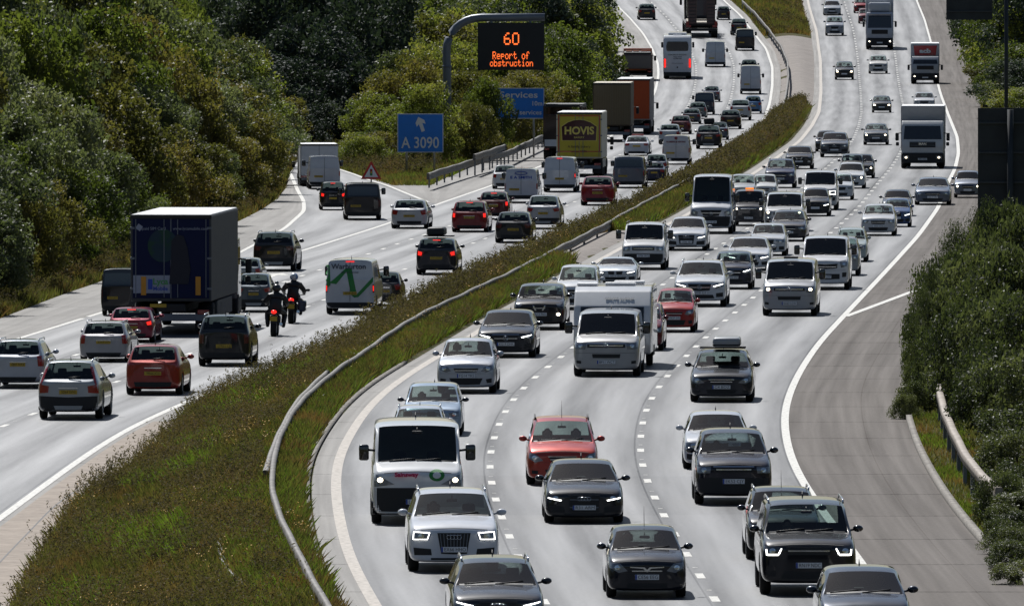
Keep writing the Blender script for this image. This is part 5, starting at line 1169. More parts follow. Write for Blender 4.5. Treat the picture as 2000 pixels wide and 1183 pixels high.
V('hatch','L',1004,474,74,412,(.012,.014,.018),'black hatchback right of the red one, below the silver SUV','hatch',plate='KN64 ZJV',blk=1)
V('mpv','L',918,453,72,391,(.22,.012,.018),'red people carrier with lit brake lamps left of the black hatchback','estate',cat='people carrier',brake=True,plate='EJ16 LSU')
V('hatch','L',965,428,62,373,(.10,.01,.014),'dark red car with lit brake lamps behind the red people carrier','estate',brake=True)
V('suv','L',1062,447,68,380,(.42,.43,.45),'silver SUV in the middle lane directly below the white vans','suv',cat='SUV',plate='GJ65 KVR',metal=.3)
V('connect','L',1019,396,68,327,(.60,.62,.66),'white van with an oval logo and dark lettering on its rear doors','van',cat='van')
V('midvan','L',1094,375,66,305,(.60,.62,.66),'white van with lit brake lamps in front of the yellow bread lorry','van',cat='van',brake=True,rwin=9)
V('saloon','L',985,369,48,321,(.58,.60,.62),'white car beside the paved gore, partly behind the van with the oval logo','hatch')
V('hatch','L',1168,401,68,343,(.26,.01,.025),'bright red hatchback in the lane next to the central reservation','hatch',plate='HJ13 AEX')
V('transporter','L',1229,367,64,304,(.11,.12,.15),'grey-blue people carrier van right of the yellow bread lorry','van',cat='people carrier',rwin=2,metal=.4)
V('hatch','L',1282,347,46,300,(.60,.60,.60),'white hatchback with dark tail lamps right of the grey-blue van','hatch')
V('roadster','L',1278,357,36,314,(.02,.025,.06),'small dark blue roadster squeezed right beside the grey-blue van','saloon')
V('connect','L',1321,321,56,263,(.62,.60,.60),'small white van with red logo and lettering on its rear doors','van',cat='van')
V('saloon','L',1244,304,52,265,(.60,.62,.66),'white taxi with a red light bar on its roof, under the orange lorry','saloon',cat='taxi',sign=(plain('red_roof_sign',(.4,.08,.08),.4),(.8,.3,.12)))
V('hatch','L',1308,281,44,242,(.48,.52,.55),'silver hatchback directly above the small white van with red lettering','hatch')
V('hatch','L',1330,262,40,225,(.10,.01,.02),'dark red hatchback above and right of the silver hatchback','hatch')
V('suv','L',1384,291,50,244,(.02,.022,.035),'dark blue SUV with black roof box, right of the van with red lettering','suv',cat='SUV',box=(TRIM,.75,1.8,.42,0),blk=1)
V('saloon','L',1404,273,36,238,(.10,.13,.17),'grey-blue saloon half hidden by the dark SUV with the roof box','saloon')
V('hatch','L',1427,252,41,214,(.014,.014,.016),'black hatchback in the outer lane, below the white SUV','hatch')
V('suv','L',1446,235,42,194,(.52,.54,.56),'white SUV in the outer lane with a yellow bottom edge','estate',cat='SUV')
V('hatch','L',1471,222,34,184,(.10,.22,.42),'light blue car right of the white SUV, in the outer lane','hatch')
V('hatch','L',1351,242,36,212,(.06,.07,.09),'dark teal car between the dark red hatchback and the grey estate','hatch')
V('estate','L',1363,232,36,199,(.14,.17,.17),'grey-green estate in front of the navy van','estate')
V('transporter','L',1376,224,40,180,(.012,.018,.05),'navy van in the middle lane of the far queue','van',cat='van',rwin=2)
V('saloon','L',1390,199,34,168,(.10,.12,.16),'dark saloon with a sun glint on its roof, at the head of the far queue','saloon')
V('bigvan','L',1466,184,42,127,(.55,.57,.62),'white van in the outer lane with a car just ahead of it','van',cat='van')
V('hatch','L',1463,151,34,112,(.05,.06,.07),'dark car with a bright roof directly ahead of the white van in the outer lane','hatch')
V('bigvan','L',1397,131,41,80,(.52,.54,.58),'white van in the middle lane below the plant lorry with raised ramps','van',cat='van',rwin=0)
V('transporter','L',1455,99,38,56,(.012,.012,.016),'black van in the outer lane behind a dark car','van',cat='van',rwin=2)
V('suv','L',1443,69,32,36,(.02,.025,.04),'dark blue SUV ahead of the black van in the outer lane','suv',cat='SUV')
V('hatch','L',1413,39,26,12,(.012,.012,.016),'black car to the right of the plant lorry with raised ramps','hatch')
V('hatch','L',1263,39,35,7,(.02,.022,.026),'black car alone in the inner lane at the top, above the coach','hatch')
coach('L',1323,154,55,68,'white coach with black lettering on its rear, in the inner lane')
lowloader('L',1370,74,64,-22,'dark plant lorry with two raised loading ramps at the top of the left carriageway')
tipper('L',1245,158,60,95,'brown tipper lorry with an orange load on the hard shoulder line above the orange lorry')
lorry('L',1238,262,66,153,2.55,4.1,12.,'orange lorry with grey side behind the brown box lorry',rear=(.42,.075,.025),sidec=(.30,.28,.27),roofc=(.6,.6,.6),cabc=(.4,.4,.4),far=True,lead=1.2)
lorry('L',1196,276,74,161,2.55,3.9,9.,'brown ribbed box lorry beside the orange lorry',rear=(.18,.14,.085),sidec=(.13,.10,.07),roofc=(.5,.44,.33),cabc=(.08,.08,.08),far=True,dress=dress_box,lead=1.2)
lorry('L',1133,344,89,218,2.5,3.75,9.,'yellow bread lorry with a maroon and yellow logo on its rear doors',rear=(.56,.46,.06),sidec=(.60,.56,.46),roofc=(.78,.78,.76),cabc=(.6,.5,.1),dress=dress_bread,lead=1.2)
transporter('L',1100,312,78,202,'empty dark framework lorry left of the yellow bread lorry')
V('mpv','S',650,410,52,354,(.02,.02,.024),'black car with a lit left tail lamp behind the black van on the slip road','hatch',brake=True)
V('transporter','S',708,429,74,356,(.016,.013,.014),'black van with tinted rear window entering the slip road','van',cat='van',rwin=2)
V('hatch','L',801,446,74,388,(.48,.49,.51),'silver hatchback with high tail lamps crossing into the slip lane, below the triangular sign','hatch',plate='BJ55 VXN',metal=.3)
V('midvan','S',633,369,64,303,(.60,.62,.66),'white panel van on the slip road directly behind the white box van','van',cat='van')
lorry('S',622,363,74,280,2.3,3.1,7.,'white box van at the top of the slip road disappearing under the trees',name='box_van',cat='box van',rear=(.60,.62,.66),sidec=(.55,.57,.6),cabc=(.6,.6,.6),cabH=2.4,deck=.6,far=True,lead=1.2)
# graphics on particular vans
def find(lbl):
    return next(o for o in COL.objects if o.get('label', '').startswith(lbl))
r_ = find('white van with black bumper'); T = TYPE['relay']
def on(root, kind, nm, poly, sd, mat, out=.012): return link(nm, patch(kind, [(round(a, 3), round(b, 3)) for a, b in poly], sd, out), root, [mat])
GRN = plain('vinyl_green', (.02, .22, .04), .45)
ring = [(-.42 + .17 * math.cos(a * PI / 10), 1.11 + .135 * math.sin(a * PI / 10)) for a in range(20)]; on(r_, 'relay', 'green_ring', ring, 1, GRN, .012)
on(r_, 'relay', 'ring_centre', [(-.42 + .09 * math.cos(a * PI / 8), 1.11 + .075 * math.sin(a * PI / 8)) for a in range(16)], 1, WHT, .018)
h = T['bvh'].ray_cast(Vector((.25, 6, 1.13)), Vector((0, -1, 0)))
o = put_text('Sainsway', .15, plain('vinyl_red', (.55, .03, .10), .5), r_, (.25, h[0].y + .03, 1.12), 1, bold=.006, width=.52); o.rotation_euler[0] = R(90 - 30)
r_ = find('white van with a big green zigzag'); T = TYPE['midvan']
for q in ([(-.93,1.75),(-.78,1.75),(-.74,1.05),(-.93,.86)], [(-.80,1.12),(-.52,1.08),(-.05,1.62),(-.16,1.66),(-.30,1.52),(-.66,1.22)], [(-.16,1.66),(.06,1.64),(.26,.72),(.04,.70)], [(.04,.70),(.26,.72),(.88,1.34),(.88,1.16),(.32,.62),(.16,.60)]): on(r_, 'midvan', 'green_zigzag', q, -1, GRN)
put_text('Warburton', .26, plain('grey_lettering', (.05, .06, .09), .5), r_, (-.05, T['bvh'].ray_cast(Vector((0, -6, 1.7)), Vector((0, 1, 0)))[0].y - .025, 1.70), -1, bold=.004, width=1.32)
put_text('Electrical Services', .09, plain('grey_lettering', (.05, .06, .09), .5), r_, (.0, T['bvh'].ray_cast(Vector((0, -6, 1.5)), Vector((0, 1, 0)))[0].y - .025, 1.50), -1)
r_ = find('white van with an oval logo'); T = TYPE['connect']; yy = T['bvh'].ray_cast(Vector((0, -6, 1.5)), Vector((0, 1, 0)))[0].y - .03
put_text('E A SMITH', .2, EUB, r_, (0, yy, 1.35), -1, bold=.006, width=1.1); MB().tube([(.32 * math.cos(a * PI / 8), yy, 1.58 + .08 * math.sin(a * PI / 8)) for a in range(17)], .02, 5).build('logo', EUB, r_)
r_ = find('small white van with red logo'); rl_ = plain('dark_red_vinyl', (.22, .03, .04), .5)
MB().ell((0, yy, 1.66), (.10, .015, .10)).build('logo', rl_, r_)
for z_, t_, s_ in ((1.42, 'PLUMBING & HEATING', 1.2), (1.18, 'tel 01962 868', .8), (.98, 'GAS', .4)): put_text(t_, .14, rl_, r_, (0, yy, z_), -1, bold=.004, width=s_)

for lb, kd, lab, tp, hr, x0, wh in (
  ('orange-red people carrier', 'mpv', 'driver in a dark top at the wheel of the orange-red people carrier', (.03,.03,.04), (.03,.02,.015), .36, True),
  ('orange-red people carrier', 'mpv', 'front passenger in a grey top in the orange-red people carrier', (.10,.10,.11), (.06,.04,.02), -.36, False),
  ('black hatchback with plate CE56', 'hatch', 'driver of the black hatchback with plate CE56 EEG', (.05,.05,.06), (.03,.02,.02), .36, True),
  ('black hatchback with plate CE56', 'hatch', 'passenger beside the driver in the black hatchback with plate CE56 EEG', (.02,.02,.03), (.05,.03,.02), -.36, False),
  ('dark blue hatchback cut off', 'hatch', 'driver of the dark blue hatchback cut off by the bottom right edge', (.06,.06,.07), (.05,.04,.03), .36, True),
  ('dark blue hatchback cut off', 'hatch', 'passenger in the dark blue hatchback cut off by the bottom right edge', (.03,.03,.03), (.04,.03,.02), -.36, False),
  ('silver hatchback with plate FG14', 'hatch', 'driver of the silver hatchback with plate FG14 YKS', (.10,.12,.16), (.10,.08,.06), .36, True),
  ('silver hatchback with plate FG14', 'hatch', 'passenger in the silver hatchback with plate FG14 YKS', (.05,.05,.06), (.04,.03,.03), -.36, False),
  ('pale blue car with dark mirrors', 'mpv', 'driver of the pale blue car with dark mirrors', (.04,.04,.05), (.03,.02,.02), .36, True),
  ('dark grey saloon with plate R31', 'saloon', 'driver of the dark grey saloon with plate R31 ARM', (.05,.05,.06), (.03,.02,.02), .36, True),
  ('large black SUV', 'bigsuv', 'driver of the large black SUV with plate RN19 NDC', (.04,.05,.08), (.05,.03,.02), .36, True),
  ('dark boxy off-roader', 'suv', 'driver of the boxy off-roader with plate EK52 CJY', (.05,.05,.05), (.04,.03,.02), .36, True),
  ('white van with black bumper', 'relay', 'driver of the white van with the green ring', (.10,.05,.05), (.04,.03,.02), .36, True),
  ('white SUV with framed', 'suv', 'driver of the white SUV with plate EX66 HHO', (.05,.05,.06), (.03,.02,.02), .36, True)):
    driver(find(lb), kd, lab, tp, hr, x0, wh)
# ------------------------------------------------------------------ foliage meshes
def leaves(C, S, rs, n_asp=.55, up=.0):
    """leaf quads at centres C with sizes S, random orientation"""
    n = len(C); d = rs.normal(size=(n, 3)); d[:, 2] += up; d /= np.linalg.norm(d, axis=1)[:, None]
    a = rs.normal(size=(n, 3)); u = np.cross(d, a); u /= np.linalg.norm(u, axis=1)[:, None]; v = np.cross(d, u)
    S = S[:, None]; L_ = u * S; W_ = v * S * n_asp
    V = np.stack([C - L_, C + W_ + d * S * .15, C + L_, C - W_ + d * S * .15], 1).reshape(-1, 3)
    return V, np.arange(4 * n).reshape(-1, 4)
def crown(name, seed, r, h, nclump, nleaf, size, asp=.55, base_=.0, conical=0.):
    rs = np.random.default_rng(seed); C = []
    th = rs.uniform(0, 2 * PI, nclump); u = rs.uniform(-.75, 1, nclump) ; q = rs.uniform(.62, 1.0, nclump) ** .6
    lob = 1 + .26 * np.sin(th * 3 + seed) + .18 * np.sin(th * 5 + 2 * seed + 3 * u) + .12 * np.sin(u * 7 + seed)
    rr = np.sqrt(np.clip(1 - u * u, 0, 1)) * q * lob * (1 - conical * (u + 1) / 2)
    cc = np.stack([rr * np.cos(th) * r, rr * np.sin(th) * r, base_ + (u * .5 + .5) * h * (.9 + .1 * lob)], 1)
    cr_ = rs.uniform(.10, .36, nclump) * r
    for c, s in zip(cc, cr_):
        m = int(nleaf * (s / (.25 * r)) ** 2); p = rs.normal(size=(m, 3)); p /= np.linalg.norm(p, axis=1)[:, None]
        p *= (s * rs.uniform(.45, 1.12, m) ** .8)[:, None]; p[:, 2] *= .8; C.append(c + p)
    C = np.concatenate(C); V, Fq = leaves(C, rs.uniform(.6, 1.25, len(C)) * size, rs, asp, .5)
    return arrays(name, V, Fq)
def trunk_mesh(seed, h, r):
    rnd = random.Random(seed); m = MB(); top = Vector((rnd.uniform(-.3, .3), rnd.uniform(-.3, .3), h * .62))
    m.tube([(0, 0, -.6), (0.03, 0, h * .2), (top.x * .5, top.y * .5, h * .42), top], [r * .085, r * .07, r * .05, r * .025], 8)
    for k in range(7):
        a = rnd.uniform(0, 2 * PI); z = h * rnd.uniform(.18, .5); l = r * rnd.uniform(.5, .85)
        m.tube([(0, 0, z), (math.cos(a) * l * .5, math.sin(a) * l * .5, z + h * .14), (math.cos(a) * l, math.sin(a) * l, z + h * .30)], [r * .035, r * .022, r * .008], 6)
    me = m.mesh('trunk'); return me
BARK = noise_mat('bark', [(.4, (.035, .028, .022)), (.6, (.075, .062, .05))], 4, .9)
LM = dict(
 green=leaf_mat('leaf_green', [(.25, (0.028, 0.042, 0.012)), (.5, (0.088, 0.109, 0.026)), (.72, (0.165, 0.177, 0.047)), (.9, (0.236, 0.212, 0.071))], .4, .45, .55, .3),
 silver=leaf_mat('leaf_silvery', [(.25, (.044, .056, .030)), (.5, (.092, .108, .056)), (.75, (.145, .160, .088)), (.9, (.19, .195, .12))], .4, .35, .55, .3),
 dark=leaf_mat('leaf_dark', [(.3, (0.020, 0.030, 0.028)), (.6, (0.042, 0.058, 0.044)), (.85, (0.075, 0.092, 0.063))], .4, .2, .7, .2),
 olive=leaf_mat('leaf_olive', [(.25, (0.050, 0.050, 0.018)), (.5, (0.110, 0.105, 0.033)), (.72, (0.163, 0.135, 0.045)), (.9, (0.225, 0.144, 0.053))], .35, .4, .58, .3),
 gloss=leaf_mat('leaf_glossy', [(.35, (0.023, 0.030, 0.015)), (.55, (0.066, 0.078, 0.036)), (.8, (0.125, 0.132, 0.072))], 1.3, .35, .55, .4))
CR = {}
for k in range(5): CR['t', k] = (crown('crown', 20 + k, 1., 1.9, 105, 150, .042, .55), trunk_mesh(k, 1.9, 1.))
for k in range(3): CR['s', k] = (crown('crown', 40 + k, 1., 1.3, 80, 120, .046, .45, .02), trunk_mesh(10 + k, 1.3, 1.))
for k in range(3): CR['w', k] = (crown('crown', 60 + k, 1., 2.3, 130, 70, .034, .32, .0, .35), trunk_mesh(20 + k, 2.3, 1.))
BR = 1
def tree(X, Y, h, r, kind, mat, label, group, z=None, name='tree', cat='tree'):
    k = random.randrange(5 if kind == 't' else 3); cm, tm = CR[kind, k]; hh = {'t': 1.9, 's': 1.3, 'w': 2.3}[kind]
    z = float(terrain_z(X, Y)) if z is None else z
    root = empty(name, (X, Y, z - .1), random.uniform(0, 6.28), label=label, cat=cat, group=group); sc_ = h / hh
    root.scale = (r, r, sc_); o = link('crown', cm, root, [LM[mat]]); link('trunk', tm, root, [BARK]); return root
G1 = 'trees and bushes covering the bank left of the carriageway'
# left bank
rnd = random.Random(11); Y = 455.
while Y < 800:
    n = 0; d = 1.9
    while d < 19:
        X = float(SS(Y)) - d + rnd.uniform(-.5, .5); Yt = Y + rnd.uniform(-5, 5)
        if -1250 < X * F / Yt < -380:
            fr_ = d / 4.; px = 1000 + X * F / Yt
            z_top = float(zL(Yt)) + 1.6 + 1.02 * d + rnd.uniform(-.5, .8); zt = float(terrain_z(X, Yt)); h = max(1.3, z_top - zt)
            r = min(2.6, max(1.0, h * .55)) * rnd.uniform(.9, 1.15)
            near = Yt < 560
            mt = rnd.choices(['green', 'silver', 'olive', 'dark'], [5, 4, 3, .6] if d < 8 else [4, 1, 6, 1.0])[0]
            tree(X, Yt, h * 1.08, r, 's' if h < 3 else 't', mt,
                 {'green': 'bushy green tree in the wooded bank left of the slip lane', 'silver': 'silvery green bush glinting in the wooded bank left of the slip lane',
                  'olive': 'olive brown leafed tree in the wooded bank left of the slip lane', 'dark': 'dark leafed tree in the wooded bank left of the slip lane'}[mt], G1)
        d += 2.3 + d * .10; n += 1
    Y += 15 + (Y - 455) * .02
# tall trees beyond the slip road, the gap's shade put into their dark leaf colour
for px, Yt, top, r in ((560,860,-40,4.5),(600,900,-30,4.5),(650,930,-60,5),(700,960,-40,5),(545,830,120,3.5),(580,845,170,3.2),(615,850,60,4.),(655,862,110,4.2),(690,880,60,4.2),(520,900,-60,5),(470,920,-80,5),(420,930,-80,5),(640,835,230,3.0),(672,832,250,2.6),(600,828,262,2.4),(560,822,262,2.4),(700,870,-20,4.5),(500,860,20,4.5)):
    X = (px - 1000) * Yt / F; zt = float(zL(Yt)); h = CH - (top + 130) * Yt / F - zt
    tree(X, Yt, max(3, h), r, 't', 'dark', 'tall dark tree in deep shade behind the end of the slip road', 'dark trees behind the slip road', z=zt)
G2 = 'trees between the slip road and the main carriageway'
LBL2 = {'green': 'green tree on the wedge of land between slip road and carriageway', 'silver': 'pale silvery tree on the wedge of land between slip road and carriageway',
        'olive': 'yellowish olive tree on the wedge of land between slip road and carriageway', 'dark': 'dark tree on the wedge of land between slip road and carriageway'}
for px, Yt, top, r, mt in (
  (722,775,300,1.3,'green'),(745,785,262,1.6,'olive'),(770,790,210,1.9,'green'),(800,800,215,1.8,'green'),(740,800,190,1.9,'green'),(765,815,150,2.1,'olive'),(715,790,285,1.4,'green'),
  (835,782,175,1.9,'green'),(815,815,120,2.2,'olive'),(860,795,235,1.6,'dark'),(868,822,150,1.9,'green'),(905,812,150,2.1,'olive'),(930,818,185,1.9,'green'),(880,800,255,1.4,'olive'),(915,800,240,1.5,'dark'),
  (948,796,165,1.5,'green'),(925,790,205,1.3,'olive'),(985,850,160,2.0,'olive'),(1010,862,150,2.1,'olive'),(1040,870,140,2.2,'olive'),(1075,880,150,2.,'green'),(1005,880,90,2.8,'green'),(1060,905,60,3.,'green'),(1105,930,100,2.6,'green'),(1125,960,90,2.6,'dark'),
  (620,990,40,4.,'silver'),(665,985,60,4.,'silver'),(600,1000,-20,4.2,'silver'),(700,950,90,3.4,'silver'),(735,940,60,3.6,'silver'),(780,930,30,4.,'green'),(830,925,40,4.,'olive'),(880,935,30,4.,'green'),(920,940,10,4.,'silver'),
  (660,1040,-40,5.,'silver'),(720,1060,-50,5.,'dark'),(790,1050,-60,5.,'green'),(850,1060,-60,5.,'dark'),(910,1060,-60,5.,'green'),(960,1050,-40,4.6,'dark'),(1010,1040,0,4.4,'green'),(1060,1040,-20,4.4,'dark'),(1110,1050,-20,4.2,'green'),(1112,1040,20,3.,'green'),
  (1118,1120,-20,3.4,'dark'),(1138,1060,60,2.3,'green'),(1125,1010,100,2.3,'green'),(1132,1180,-30,2.8,'green'),(1095,1180,-40,4.,'dark'),(1135,1250,-30,2.6,'green'),(760,1010,-20,4.6,'green'),(690,1010,0,4.,'silver'),(830,1000,-10,4.4,'green'),(970,985,40,3.6,'green'),(1030,975,60,3.2,'olive'),(1080,985,60,3.2,'green'),
  (845,850,90,2.6,'green'),(785,850,110,2.6,'silver'),(725,850,160,2.4,'green'),(905,870,95,2.6,'green'),(950,880,100,2.6,'green')):
    X = (px - 1000) * Yt / F; zt = float(zL(Yt)) + .1; h = CH - (top + 130) * Yt / F - zt
    tree(X, Yt, max(1.6, h), r, 't' if h > 3 else 's', mt, LBL2[mt], G2, z=zt)
# far backdrop of trees beyond the left side, and the wood at the top right
for px in range(380, 1100, 62):
    Yt = 1190 + (px % 5) * 14; X = (px - 1000) * Yt / F; tree(X, Yt, 11, 4.6, 't', 'dark' if px % 3 else 'green', 'distant tree filling the top edge of the photo above the roadside wood', 'distant trees along the top edge')
G3 = 'trees at the top right beside the hard shoulder'
for px, Yt, top, r, mt in ((1950,1010,20,2.6,'green'),(1985,1000,30,3.,'green'),(1962,960,110,2.2,'olive'),(1992,950,90,2.6,'green'),(1955,930,200,1.6,'green'),(1980,915,170,2.2,'olive'),(2010,900,120,3.,'dark'),
  (1935,1080,0,2.2,'green'),(1965,1090,-30,3.4,'dark'),(2005,1060,-40,4.,'dark'),(1925,1180,-10,2.,'green'),(1950,1200,-50,3.6,'green'),(1990,1200,-60,4.5,'dark'),(1910,1300,-30,2.4,'green'),(1968,905,240,1.6,'green'),(1995,890,230,2.,'green'),(2020,1000,-20,4,'dark')):
    X = (px - 1000) * Yt / F; zt = float(zR(Yt)) + .6; h = CH - (top + 130) * Yt / F - zt
    tree(X, Yt, max(1.6, h), r, 't' if h > 3 else 's', mt, {'green': 'green tree', 'olive': 'olive tree', 'dark': 'dark tree'}[mt] + ' in the strip of wood at the top right', G3, z=zt)
# glossy bushes on the right in front of the big sign
G4 = 'glossy bushes right of the hard shoulder'
for px, Yt, top, r, kd in ((1925,386,400,.8,'w'),(1905,380,470,.9,'w'),(1870,374,445,.8,'w'),(1850,368,520,1.,'s'),(1880,362,520,1.1,'s'),(1835,366,600,.8,'s'),(1930,372,470,1.1,'s'),(1960,374,440,1.1,'s'),(1990,370,430,1.2,'s'),(2015,366,450,1.3,'s'),
    (1955,356,510,1.3,'s'),(2000,350,500,1.4,'s'),(1905,352,560,1.2,'s'),(1840,350,640,.8,'s'),(1875,346,620,1.,'s'),(1925,340,600,1.2,'s'),(1970,336,590,1.3,'s'),(2010,332,600,1.3,'s'),
    (1955,322,700,1.0,'s'),(1995,318,690,1.2,'s'),(1930,325,680,.9,'s'),(2010,306,790,1.1,'s'),(1985,302,840,.8,'s'),(2000,288,950,.8,'s'),(1975,283,1010,.5,'s'),(1995,275,1030,.6,'s'),(1960,279,1020,.35,'s'),(1950,290,925,.55,'s'),(1962,281,925,.5,'s'),(1985,262,1060,.6,'s'),(2005,256,1090,.6,'s'),(1955,272,1015,.4,'s'),(1975,268,1040,.5,'s'),(1935,281,990,.3,'s'),(1985,292,900,.7,'s'),(1802,352,700,.5,'s'),(1785,346,745,.42,'s'),(1775,343,770,.35,'s'),(1812,358,660,.6,'s'),(1800,352,560,.5,'w'),(1815,360,520,.6,'w'),(2020,280,960,.9,'s')):
    X = (px - 1000) * Yt / F; zt = float(terrain_z(X, Yt)); h = CH - (top + 130) * Yt / F - zt
    tree(X, Yt, max(.6, h), r, kd, 'gloss', 'glossy dark green bush with narrow leaves between the hard shoulder and the right edge' if kd == 's' else 'tall pointed shoot of glossy leaves rising in front of the dark sign', G4, name='bush', cat='bush')
# ------------------------------------------------------------------ grass, weeds and flowers of the verges (nobody could count them)
def region_pts(n, y0, y1, fl, fr, rs, pw=1.):
    Y = y0 + (y1 - y0) * rs.uniform(0, 1, n) ** pw; a, b = fl(Y), fr(Y); ok = b > a; Y, a, b = Y[ok], a[ok], b[ok]
    X = a + (b - a) * rs.uniform(0, 1, len(Y)); return X, Y
def grass(name, X, Y, h, wd, mat, rs, lean=.35, kind='stuff', label=None, z=None):
    n = len(X); Z = terrain_z(X, Y) if z is None else z; th = rs.uniform(0, PI, n); hh = h * rs.uniform(.5, 1.3, n)
    lx, ly = rs.normal(0, lean, n) * hh, rs.normal(0, lean, n) * hh; dx, dy = np.cos(th) * wd * .5, np.sin(th) * wd * .5
    V = np.stack([np.stack([X - dx, Y - dy, Z - .03], 1), np.stack([X + dx, Y + dy, Z - .03], 1), np.stack([X + lx * .5 + dx * .8, Y + ly * .5 + dy * .8, Z + hh * .6], 1), np.stack([X + lx, Y + ly, Z + hh], 1)], 1).reshape(-1, 3)
    me = arrays(name, V, np.arange(4 * n).reshape(-1, 4)); me.materials.append(mat); o = bpy.data.objects.new(name, me); COL.objects.link(o); o['kind'] = 'stuff'
    if label: o['label'] = label
    return o
def weeds(name, X, Y, h, mat, rs, nl=26, size=.045, spread=.16, label=None):
    n = len(X); Z = terrain_z(X, Y); hh = h * rs.uniform(.55, 1.25, n); lean = rs.normal(0, .12, (n, 2))
    t = rs.uniform(.12, 1, (n, nl)); a = rs.uniform(0, 2 * PI, (n, nl)); q = spread * (1.15 - t) ** .7 * rs.uniform(.3, 1, (n, nl)) * (hh[:, None] / h)
    C = np.stack([X[:, None] + lean[:, :1] * t * hh[:, None] + q * np.cos(a), Y[:, None] + lean[:, 1:] * t * hh[:, None] + q * np.sin(a), Z[:, None] + t * hh[:, None]], -1).reshape(-1, 3)
    V, Fq = leaves(C, rs.uniform(.6, 1.3, len(C)) * size, rs, .35, .0); me = arrays(name, V, Fq); me.materials.append(mat)
    o = bpy.data.objects.new(name, me); COL.objects.link(o); o['kind'] = 'stuff'
    if label: o['label'] = label
    return o
def flowers(name, X, Y, h, mat, rs, nf=9, size=.03, label=None):
    n = len(X); Z = terrain_z(X, Y) + h * rs.uniform(.7, 1.15, n); C = (np.stack([X, Y, Z], -1)[:, None, :] + rs.normal(0, .07, (n, nf, 3))).reshape(-1, 3)
    V, Fq = leaves(C, rs.uniform(.6, 1.2, len(C)) * size, rs, .9, 1.5); me = arrays(name, V, Fq); me.materials.append(mat)
    o = bpy.data.objects.new(name, me); COL.objects.link(o); o['kind'] = 'stuff'
    if label: o['label'] = label
    return o
rs = np.random.default_rng(5)
GM = leaf_mat('verge_grass', [(.30, (0.107, 0.063, 0.035)), (.42, (0.160, 0.100, 0.053)), (.52, (0.080, 0.083, 0.032)), (.62, (0.131, 0.129, 0.044)), (.72, (0.175, 0.111, 0.055)), (.85, (0.194, 0.098, 0.051))], .55, .45, .8, .1, 0, (1, .22, 1))
GL = leaf_mat('lush_grass', [(.3, (0.079, 0.120, 0.020)), (.55, (0.123, 0.172, 0.031)), (.8, (0.167, 0.206, 0.048))], .5, .5, .75, .15, 0)
WM = leaf_mat('weeds', [(.32, (0.046, 0.033, 0.024)), (.5, (0.073, 0.060, 0.036)), (.62, (0.107, 0.087, 0.047)), (.8, (0.122, 0.073, 0.047))], .5, .35, .8, .1, 0, (1, .3, 1))
WB = leaf_mat('brown_weeds', [(.3, (.060, .045, .028)), (.55, (.115, .080, .046)), (.8, (.17, .125, .070))], .4, .35, .8, .15, 0)
YF = plain('yellow_petals', (.55, .30, .01), .7); WF = plain('white_petals', (.55, .54, .50), .6)
mL = lambda Y: np.where(Y < yc1, np.maximum(GE(Y) + .30, LE(Y) + .6), LE(Y) + .85); mR = lambda Y: RL(Y) - .75
nb_ = lambda X, Y: ok_(X, Y) & ~((Y < 640) & (X > BARX[0](Y) - .35) & (X < BARX[0](Y) + 1.0))
ok_ = lambda X, Y: ~((Y > yof(212, 'R')) & (X > MB1(Y) - 1.2) & (Y < yof(70, 'R'))) & ~((Y > yof(512, 'R')) & (Y < yof(452, 'R')) & (X > RL(Y) - 3.2)) & ~((Y > yof(165)) & (X < MB1(Y) - 1.))
def scat(fn, name, n, y0, y1, fl, fr, *a, pw=1., flt=None, noise=None, **k):
    X, Y = region_pts(n, y0, y1, fl, fr, rs, pw); m = np.ones(len(X), bool) if flt is None else flt(X, Y)
    if noise is not None:
        sc_, th_, ph = noise; v = np.sin(X * sc_ + ph) * np.cos(Y * sc_ * .22 + 2 * ph) + .6 * np.sin(X * sc_ * 2.3 + Y * sc_ * .4 + ph); m &= v > th_
    return fn(name, X[m], Y[m], *a, rs, **k)
scat(grass, 'grass', 230000, 240, 480, mL, mR, .34, .022, GM, flt=ok_, label='mixed green and brown grass of the central reservation')
scat(grass, 'grass', 150000, 480, 900, mL, mR, .45, .035, GM, flt=ok_, label='mixed grass of the farther central reservation')
scat(grass, 'grass', 60000, 900, 1420, mL, mR, .5, .08, GM, flt=ok_, label='far grass of the central reservation')
scat(weeds, 'weeds', 16000, 240, 470, mL, mR, .70, WM, noise=(.9, .0, 1.), flt=nb_, nl=22, size=.036, label='tall dark weeds in the central reservation')
scat(weeds, 'weeds', 12000, 240, 470, mL, mR, .66, WB, noise=(.7, .35, 4.), flt=nb_, nl=20, size=.034, label='rusty brown weeds in the central reservation')
scat(weeds, 'weeds', 9000, 440, 640, lambda Y: mL(Y) + .1, lambda Y: RL(Y) - 1.6, .95, WM, nl=24, size=.055, spread=.2, flt=nb_, noise=(.8, -.25, .5), label='tall weeds behind the median barrier')
scat(weeds, 'weeds', 1500, 300, 640, lambda Y: mL(Y) - .05, lambda Y: mL(Y) + .9, .75, WM, nl=34, size=.036, spread=.12, flt=nb_, label='weeds along the left edge of the central reservation')
scat(weeds, 'weeds', 11000, 640, 980, lambda Y: mL(Y) + .1, lambda Y: RL(Y) - 1., 1.05, WM, nl=22, size=.075, spread=.25, flt=nb_, noise=(.6, -.5, .5), label='tall brown green weeds of the farther central reservation')
scat(weeds, 'weeds', 3500, 640, 980, lambda Y: mL(Y) + .1, lambda Y: RL(Y) - 1., 1.0, WB, nl=20, size=.07, spread=.25, flt=nb_, noise=(.6, .1, 3.), label='brown weeds of the farther central reservation')
scat(weeds, 'weeds', 2500, 980, 1420, mL, mR, .8, WM, nl=20, size=.11, spread=.3, flt=nb_, noise=(.3, 0., 1.), label='far weeds of the central reservation')
